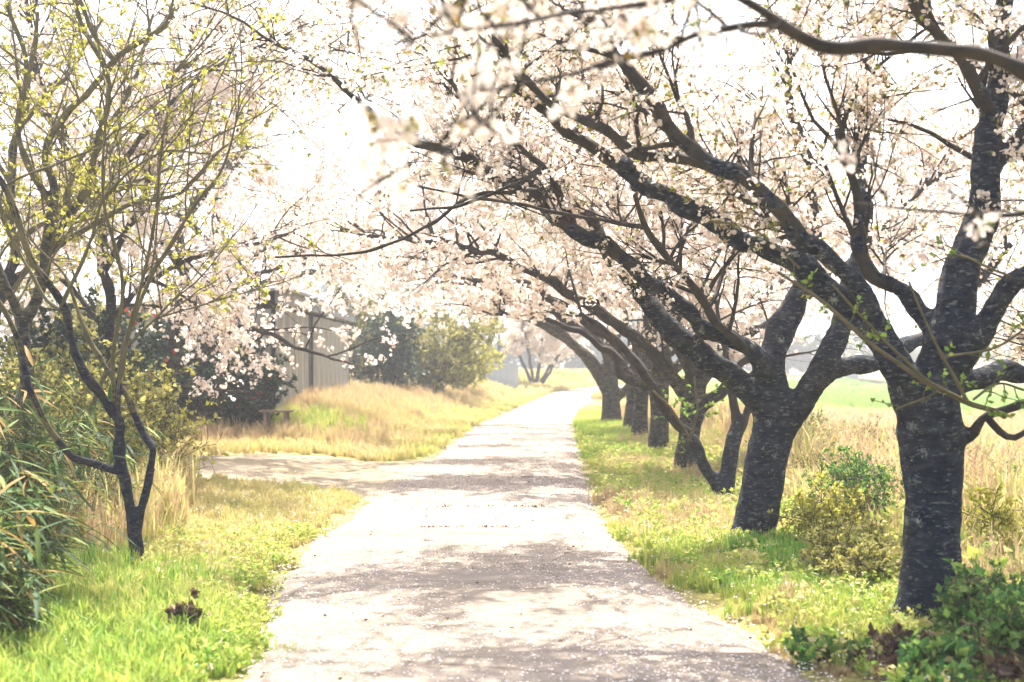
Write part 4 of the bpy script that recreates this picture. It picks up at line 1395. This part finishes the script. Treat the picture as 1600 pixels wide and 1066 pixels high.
def build_far():
    # asphalt road crossing behind the bend
    b = MB()
    xs = np.linspace(-60, 14, 60)
    y1, y2 = 122., 150.
    V = np.concatenate([np.stack([xs, np.full(60, y1), np.full(60, .28)], -1), np.stack([xs, np.full(60, y2), np.full(60, .75)], -1),
                        np.stack([xs, np.full(60, y1-2), np.full(60, -1.6)], -1)])
    i = np.arange(59)
    q = np.concatenate([np.stack([i, i+1, i+61, i+60], -1), np.stack([i+120, i+121, i+1, i], -1)])
    b.add(V, q)
    # only left of the bridge
    tag(link('road', b.mesh('road'), M['road']), 'grey road crossing in the distance', None, None, 'structure')
    # hills
    b = MB()
    xs = np.linspace(-500, 500, 120)
    ph = xs/90
    h = 14+5*np.sin(ph*1.3)+3*np.sin(ph*2.9+1)+2*np.sin(ph*6.1)+14*sstep(180, 260, xs)
    V = np.concatenate([np.stack([xs, np.full(120, 520.), np.full(120, -3.)], -1), np.stack([xs, np.full(120, 580.), h*.7], -1), np.stack([xs, np.full(120, 640.), h], -1)])
    i = np.arange(119)
    q = np.concatenate([np.stack([i, i+1, i+121, i+120], -1), np.stack([i+120, i+121, i+241, i+240], -1)])
    b.add(V, q)
    tag(link('hills', b.mesh('hills'), M['hill']), 'low wooded hills on the horizon', None, None, 'structure')
    # far wood behind the road: leafy mass
    g = np.random.default_rng(77)
    n = 26000
    xc = g.uniform(-45, 40, n)
    yc = g.uniform(155, 172, n)
    top = 4.2+1.4*np.sin(xc*.5)+1.0*np.sin(xc*1.3+1)+.7*np.sin(xc*2.9)
    zc = .3+top*np.sqrt(g.random(n))
    lb = MB()
    leaves(lb, np.stack([xc, yc, zc], -1), np.tile([0, -.3, .6], (n, 1)), (.5, 1.1), .4, g, 1.0)
    tag(link('treeline', lb.mesh('treeline', smooth=False), M['evergreen']), 'dark blue-green line of trees beyond the road', None, None, 'stuff')


build_far()


# ------------------------------------------------------------------ grass, weeds, petals
def tuft(kind, seed):
    g = np.random.default_rng(seed)
    b = MB()
    if kind == 'low':
        n, R, wid, bend = 26, .30, .026, .45
    elif kind == 'tall':
        n, R, wid, bend = 26, .16, .014, .32
    else:
        n, R, wid, bend = 20, .25, .012, .2
    for k in range(n):
        a = g.random()*6.283
        r = R*math.sqrt(g.random())
        p = np.array([r*math.cos(a), r*math.sin(a), -.05])
        d = g.random()*6.283
        dr = np.array([math.cos(d), math.sin(d), 0])
        sd = np.array([-dr[1], dr[0], 0])
        h = .45+.6*g.random()
        bd = bend*g.random()*1.4*h
        w = wid*(.6+.8*g.random())
        pts = [p, p+dr*bd*.12+np.array([0, 0, h*.45]), p+dr*bd*.45+np.array([0, 0, h*.8]), p+dr*bd+np.array([0, 0, h*.98])]
        V = [pts[0]-sd*w, pts[0]+sd*w, pts[1]-sd*w*.9, pts[1]+sd*w*.9, pts[2]-sd*w*.6, pts[2]+sd*w*.6, pts[3]]
        v = g.random()
        b.add(V, [(0, 1, 3, 2), (2, 3, 5, 4)], v)
        b.f.append(np.array([(b.n-3, b.n-2, b.n-1)]))
        if kind == 'dry' and k % 3 == 0:      # seed head
            q = pts[3]
            for s in range(5):
                e = g.random()*6.283
                o = np.array([math.cos(e), math.sin(e), .9])*.06
                b.add([q-[0, 0, .04*s], q+o-[0, 0, .04*s], q+o*.5+sd*.02-[0, 0, .04*s]], [(0, 1, 2)], .9)
    if kind == 'weed':
        b = MB()
        for k in range(26):
            a = g.random()*6.283
            r = .34*math.sqrt(g.random())
            c = np.array([[r*math.cos(a), r*math.sin(a), .1+.85*g.random()*(1-r)]])
            leaves(b, c, np.array([[math.cos(a), math.sin(a), .5]]), (.13, .32), .34, g, .6)
    me = b.mesh('tuft_'+kind, smooth=False)
    me.materials.append(M['grass'])
    return bpy.data.objects.new('tuft_'+kind, me)


def scatter(name, label, kind, X, Y, H, T, seed, wmul=1.0):
    g = np.random.default_rng(seed)
    n = len(X)
    me = bpy.data.meshes.new(name)
    me.vertices.add(n)
    co = np.stack([X, Y, height(X, Y)], -1).astype(np.float32)
    me.vertices.foreach_set('co', co.ravel())
    rot = np.stack([g.normal(size=n)*.10, g.normal(size=n)*.10, g.random(n)*6.283], -1).astype(np.float32)
    scl = np.stack([wmul*H*(.8+.5*g.random(n)), wmul*H*(.8+.5*g.random(n)), H], -1).astype(np.float32)
    me.attributes.new('rot', 'FLOAT_VECTOR', 'POINT').data.foreach_set('vector', rot.ravel())
    me.attributes.new('scl', 'FLOAT_VECTOR', 'POINT').data.foreach_set('vector', scl.ravel())
    me.attributes.new('tint', 'FLOAT', 'POINT').data.foreach_set('value', np.clip(T, 0, .98).astype(np.float32))
    me.attributes.new('pick', 'INT', 'POINT').data.foreach_set('value', g.integers(0, 4, n).astype(np.int32))
    o = link(name, me)
    ng = bpy.data.node_groups.new('scatter_'+name, 'GeometryNodeTree')
    ng.interface.new_socket('Geometry', in_out='INPUT', socket_type='NodeSocketGeometry')
    ng.interface.new_socket('Geometry', in_out='OUTPUT', socket_type='NodeSocketGeometry')
    gi = ng.nodes.new('NodeGroupInput')
    go = ng.nodes.new('NodeGroupOutput')
    jn = ng.nodes.new('GeometryNodeJoinGeometry')
    for k in range(4):
        oi = ng.nodes.new('GeometryNodeObjectInfo')
        oi.inputs['Object'].default_value = tuft(kind, seed*10+k)
        gt = ng.nodes.new('GeometryNodeGeometryToInstance')
        ng.links.new(oi.outputs['Geometry'], gt.inputs[0])
        ng.links.new(gt.outputs[0], jn.inputs[0])
    ip = ng.nodes.new('GeometryNodeInstanceOnPoints')
    ip.inputs['Pick Instance'].default_value = True
    ng.links.new(gi.outputs[0], ip.inputs['Points'])
    ng.links.new(jn.outputs[0], ip.inputs['Instance'])
    for nm, ty, sock in (('rot', 'FLOAT_VECTOR', 'Rotation'), ('scl', 'FLOAT_VECTOR', 'Scale'), ('pick', 'INT', 'Instance Index')):
        na = ng.nodes.new('GeometryNodeInputNamedAttribute')
        na.data_type = ty
        na.inputs['Name'].default_value = nm
        ng.links.new(na.outputs[0], ip.inputs[sock])
    ng.links.new(ip.outputs[0], go.inputs[0])
    md = o.modifiers.new('scatter', 'NODES')
    md.node_group = ng
    me.materials.append(M['grass'])
    tag(o, label, None, None, 'stuff')
    return o


def region(n, x0, x1, y0, y1, g, power=1.0):
    y = y0+(y1-y0)*g.random(n)**power
    x = x0+(x1-x0)*g.random(n)
    return x, y


def clear(x, y, marg=0.0):
    m = 0.12*np.sin(y*5.1)+.08*np.sin(y*11.3+1)+.10*np.sin(y*2.3+2)
    return ((x < path_l(y)+marg+m) | (x > path_r(y)-marg-m)) & ~on_track(x, y)


def patch(x, y, s=1.0):
    return .5+.5*wob(x*s, y*s)


def build_grass():
    g = np.random.default_rng(200)
    # low verge grass, both sides
    xs, ys, hs, ts = [], [], [], []
    # near left verge
    x, y = region(26000, -5.5, -1.0, 4.5, 18, g)
    k = clear(x, y)
    x, y = x[k], y[k]
    nearg = 1-sstep(7.6, 12.2, y+2.2*(patch(x, y, .8)-.3))
    h = (.07+.09*g.random(len(x)))*(1+.7*nearg)
    t = .40+.18*patch(x*1.3, y*1.3)+.16*g.random(len(x))-.30*nearg
    edge = sstep(0.0, .35, path_l(y)-x)
    h *= .45+.55*edge
    xs.append(x); ys.append(y); hs.append(h); ts.append(t)
    # right verge
    x, y = region(26000, .8, 3.4, 4.5, 48, g, 1.5)
    k = clear(x, y)
    x, y = x[k], y[k]
    edge = sstep(0.0, .4, x-path_r(y))
    h = (.05+.09*g.random(len(x)))*(.5+.6*edge)
    pt = patch(x*.7, y*.45)
    t = .24+.50*sstep(.35, .75, pt)*(1-sstep(5, 6, 12-y)*0)+.12*g.random(len(x))
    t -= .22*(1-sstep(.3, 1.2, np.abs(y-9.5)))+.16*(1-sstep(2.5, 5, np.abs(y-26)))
    xs.append(x); ys.append(y); hs.append(h); ts.append(t)
    # left beyond the track: yellow lawn strip then up the berm
    x, y = region(20000, -9, 2, 22, 70, g, 1.4)
    k = clear(x, y) & (x < path_l(y)+.2)
    x, y = x[k], y[k]
    sL = path_l(y)-x
    h = .10+.12*g.random(len(x))
    t = .42+.28*patch(x, y*.7)+.12*g.random(len(x))-.12*(1-sstep(.2, 1.0, sL))
    xs.append(x); ys.append(y); hs.append(h); ts.append(t)
    # far lawn at the bend and far field
    x, y = region(9000, -12, 16, 60, 118, g, 1.3)
    k = clear(x, y)
    x, y = x[k], y[k]
    xs.append(x); ys.append(y); hs.append(.25+.2*g.random(len(x))); ts.append(.42+.25*patch(x*.3, y*.3)+.1*g.random(len(x)))
    x, y = region(14000, 8, 60, 30, 125, g, .9)
    k = clear(x, y, -2)
    x, y = x[k], y[k]
    xs.append(x); ys.append(y); hs.append(.3+.25*g.random(len(x))); ts.append(np.where(y > 62, .04, .64)+.16*patch(x*.15, y*.15)+.1*g.random(len(x)))
    scatter('grass', 'short yellow-green grass on the verges and field', 'low', *map(np.concatenate, (xs, ys, hs, ts)), 1)
    # taller green blades
    xs, ys, hs, ts = [], [], [], []
    x, y = region(1300, -3.6, -1.3, 5.5, 10.8, g)
    k = clear(x, y)
    x, y = x[k], y[k]
    ed = sstep(.05, .7, path_l(y)-x)
    xs.append(x); ys.append(y); hs.append((.16+.14*g.random(len(x)))*(.35+.65*ed)); ts.append(.10+.28*g.random(len(x)))
    x, y = region(1500, .9, 3.2, 7, 13, g)
    k = clear(x, y, -.1)
    x, y = x[k], y[k]
    xs.append(x); ys.append(y); hs.append(.09+.09*g.random(len(x))); ts.append(.14+.34*g.random(len(x)))
    x = 2.05+.16*g.normal(size=240); y = 11.3+.35*g.normal(size=240)  # dark green tint paints the forked tree's trunk shadow into the grass
    xs.append(x); ys.append(y); hs.append(.13+.1*g.random(240)); ts.append(.02+.1*g.random(240))
    x, y = region(1600, 1.5, 3.0, 20, 36, g)
    k = clear(x, y, -.1)
    x, y = x[k], y[k]
    xs.append(x); ys.append(y); hs.append(.11+.10*g.random(len(x))); ts.append(.10+.28*g.random(len(x)))
    # green clump in the dry berm
    x = -3.85+.4*g.normal(size=160); y = 27.6+.5*g.normal(size=160)
    xs.append(x); ys.append(y); hs.append(.3+.2*g.random(160)); ts.append(.25+.2*g.random(160))
    scatter('tall_grass', 'long bright green grass blades beside the path', 'tall', *map(np.concatenate, (xs, ys, hs, ts)), 2)
    # dry straw
    xs, ys, hs, ts = [], [], [], []
    x, y = region(9000, -8.5, 2.0, 25.5, 64, g, 1.3)
    sL = path_l(y)-x
    k = clear(x, y) & (sL > .9+.8*patch(x, y)) & (sL < 8)
    x, y = x[k], y[k]
    xs.append(x); ys.append(y); hs.append(.16+.26*g.random(len(x))); ts.append(.50+.30*patch(x*.8, y*.8)+.1*g.random(len(x)))
    x, y = region(17000, 2.9, 16, 6, 42, g, 1.1)
    pt = patch(x*.6, y*.6)
    k = pt+.25*g.random(len(x)) > .38
    x, y = x[k], y[k]
    xs.append(x); ys.append(y); hs.append((.22+.35*g.random(len(x)))*(1+.35*sstep(3, 4, x))); ts.append(np.where(g.random(len(x)) < .35, .35, .62)+.2*patch(x, y)+.1*g.random(len(x)))
    x, y = region(9000, 3.6, 15, 11, 36, g, 1.0)
    k = x > 3.6+.5*patch(x*2, y)
    x, y = x[k], y[k]
    xs.append(x); ys.append(y); hs.append(.5+.6*g.random(len(x))); ts.append(np.where(g.random(len(x)) < .3, .34, .62)+.2*patch(x, y)+.1*g.random(len(x)))
    x, y = region(1500, .9, 2.9, 9, 40, g)
    k = clear(x, y, -.15) & (patch(x*.7, y*.45) > .6)
    x, y = x[k], y[k]
    xs.append(x); ys.append(y); hs.append(.15+.15*g.random(len(x))); ts.append(.66+.2*g.random(len(x)))
    x, y = region(700, -5.4, -3.0, 11, 17.5, g)
    k = clear(x, y) & (x/y*F+HX < 285)
    x, y = x[k], y[k]
    xs.append(x); ys.append(y); hs.append(.35+.4*g.random(len(x))); ts.append(.5+.25*g.random(len(x)))
    scatter('dry_grass', 'straw-coloured dry grass and seed stalks', 'dry', *map(np.concatenate, (xs, ys, hs, ts)), 3)
    # broad weeds
    xs, ys, hs, ts = [], [], [], []
    x, y = region(3200, -4.2, -1.35, 5, 13, g)
    k = clear(x, y, -.05)
    x, y = x[k], y[k]
    xs.append(x); ys.append(y); hs.append(.09+.10*g.random(len(x))); ts.append(.12+.3*g.random(len(x))+.1*sstep(9, 12, y))
    x, y = region(9000, 2.9, 8, 8, 26, g)
    k = patch(x*.9, y*.8) > .45
    x, y = x[k], y[k]
    xs.append(x); ys.append(y); hs.append(.14+.16*g.random(len(x))); ts.append(.10+.45*patch(x*1.7, y*1.3)+.2*g.random(len(x)))
    x, y = region(8000, 1.2, 9, 6, 28, g)
    k = clear(x, y, -.1)
    x, y = x[k], y[k]
    bank = sstep(2.4, 3.4, x)
    xs.append(x); ys.append(y); hs.append((.10+.12*g.random(len(x)))*(1+1.3*bank)); ts.append(.12+.45*g.random(len(x)))
    scatter('weeds', 'small broad-leaved weeds in the grass', 'weed', *map(np.concatenate, (xs, ys, hs, ts)), 4)


build_grass()


def build_joint_weeds():
    g = np.random.default_rng(9)
    X, Y = [], []
    for yj, xa, xb, n in ((15.3, -.75, .35, 26), (13.4, -.85, .15, 24), (19.2, -.6, .9, 14)):
        X.append(g.uniform(xa, xb, n)); Y.append(yj+g.normal(size=n)*.02)
    X, Y = np.concatenate(X), np.concatenate(Y)
    lb = MB()
    k = 8
    C = np.stack([np.repeat(X, k), np.repeat(Y, k), np.full(len(X)*k, .035)], -1)+g.normal(size=(len(X)*k, 3))*[.02, .01, .003]
    leaves(lb, C, np.tile([0, 0, .7], (len(C), 1)), (.012, .035), .2, g, .9)
    tag(link('joint_weeds', lb.mesh('joint_weeds', smooth=False), M['dockweed']), 'thin lines of weeds in the path joints', None, None, 'stuff')


build_joint_weeds()


def build_petals():
    g = np.random.default_rng(19)
    n = 46000
    y = 4.5+34*g.random(n)**1.7
    cl = g.random(n)
    x = path_l(y)+(path_r(y)-path_l(y))*cl
    keep = patch(x*1.3, y*.9)+.6*g.random(n)+1.1*np.abs(cl-.5) > .78
    x, y, cl = x[keep], y[keep], cl[keep]
    z = .014+.025*(1-(2*cl-1)**2)+.007
    # some in the verge
    m = 5000
    y2 = 5+14*g.random(m)
    x2 = np.where(g.random(m) < .5, path_l(y2)-g.random(m)*2.2, path_r(y2)+g.random(m)*1.6)
    z2 = height(x2, y2)+.05+.08*g.random(m)
    C = np.concatenate([np.stack([x, y, z], -1), np.stack([x2, y2, z2], -1)])
    b = MB()
    d = rand_unit(len(C), g)*[1, 1, .22]
    d = unit(d)
    u = unit(np.cross(d, np.array([0, 0, 1.0])+.35*g.normal(size=d.shape)))
    s = (.006+.005*g.random(len(C)))[:, None]
    V = np.stack([C-d*s, C+u*s*.7, C+d*s, C-u*s*.7], 1)
    i = np.arange(len(C))*4
    b.add(V.reshape(-1, 3), np.stack([i, i+1, i+2, i+3], -1), np.repeat(g.random(len(C)), 4))
    tag(link('fallen_petals', b.mesh('fallen_petals', smooth=False), M['white_petal']), 'fallen cherry petals scattered over the path', None, None, 'stuff')
    # leaf litter, dark specks
    n = 380
    y = 5+26*g.random(n)**1.5
    x = path_l(y)+(path_r(y)-path_l(y))*g.random(n)
    lb = MB()
    C = np.stack([x, y, np.full(n, .042)], -1)
    leaves(lb, C, rand_unit(n, g)*[1, 1, .1], (.015, .035), .3, g, .2, .4, 1.0)
    tag(link('leaf_litter', lb.mesh('leaf_litter', smooth=False), M['dockweed']), 'dead leaves and bud scales on the path', None, None, 'stuff')
    # small white flowers in the grass
    n = 420
    y = 6+10*g.random(n)
    x = np.where(g.random(n) < .75, path_l(y)-.1-g.random(n)*2.2, path_r(y)+.15+g.random(n)*1.2)
    C = np.stack([x, y, height(x, y)+.10+.08*g.random(n)], -1)
    fb = MB()
    flowers(fb, C, .012, g, 'star', .4)
    tag(link('small_wildflowers', fb.mesh('small_wildflowers', smooth=False), M['white_petal']), 'tiny white wildflowers dotted through the verge', None, None, 'stuff')


build_petals()

# ------------------------------------------------------------------ hazy spring air
def build_haze():
    b = MB()
    b.box(-450, 450, -30, 730, -6, 45)
    m, n, out = newmat('haze_air')
    v = n.nodes.new('ShaderNodeVolumePrincipled')
    v.inputs['Color'].default_value = (0.93, 0.94, 0.95, 1)
    v.inputs['Density'].default_value = 0.0021
    v.inputs['Anisotropy'].default_value = 0.2
    n.links.new(v.outputs[0], out.inputs['Volume'])
    tag(link('haze', b.mesh('haze', smooth=False), m), 'pale spring haze', None, None, 'stuff')


build_haze()

tot = sum(sum(len(p.vertices)-2 for p in o.data.polygons) for o in SC.objects if o.type == 'MESH') if False else 0
nt_ = 0
for me in {o.data for o in SC.objects if o.type == 'MESH'}:
    n = len(me.polygons)
    if n:
        nt_ += len(me.loops)-2*n
print('TRIANGLES', nt_)
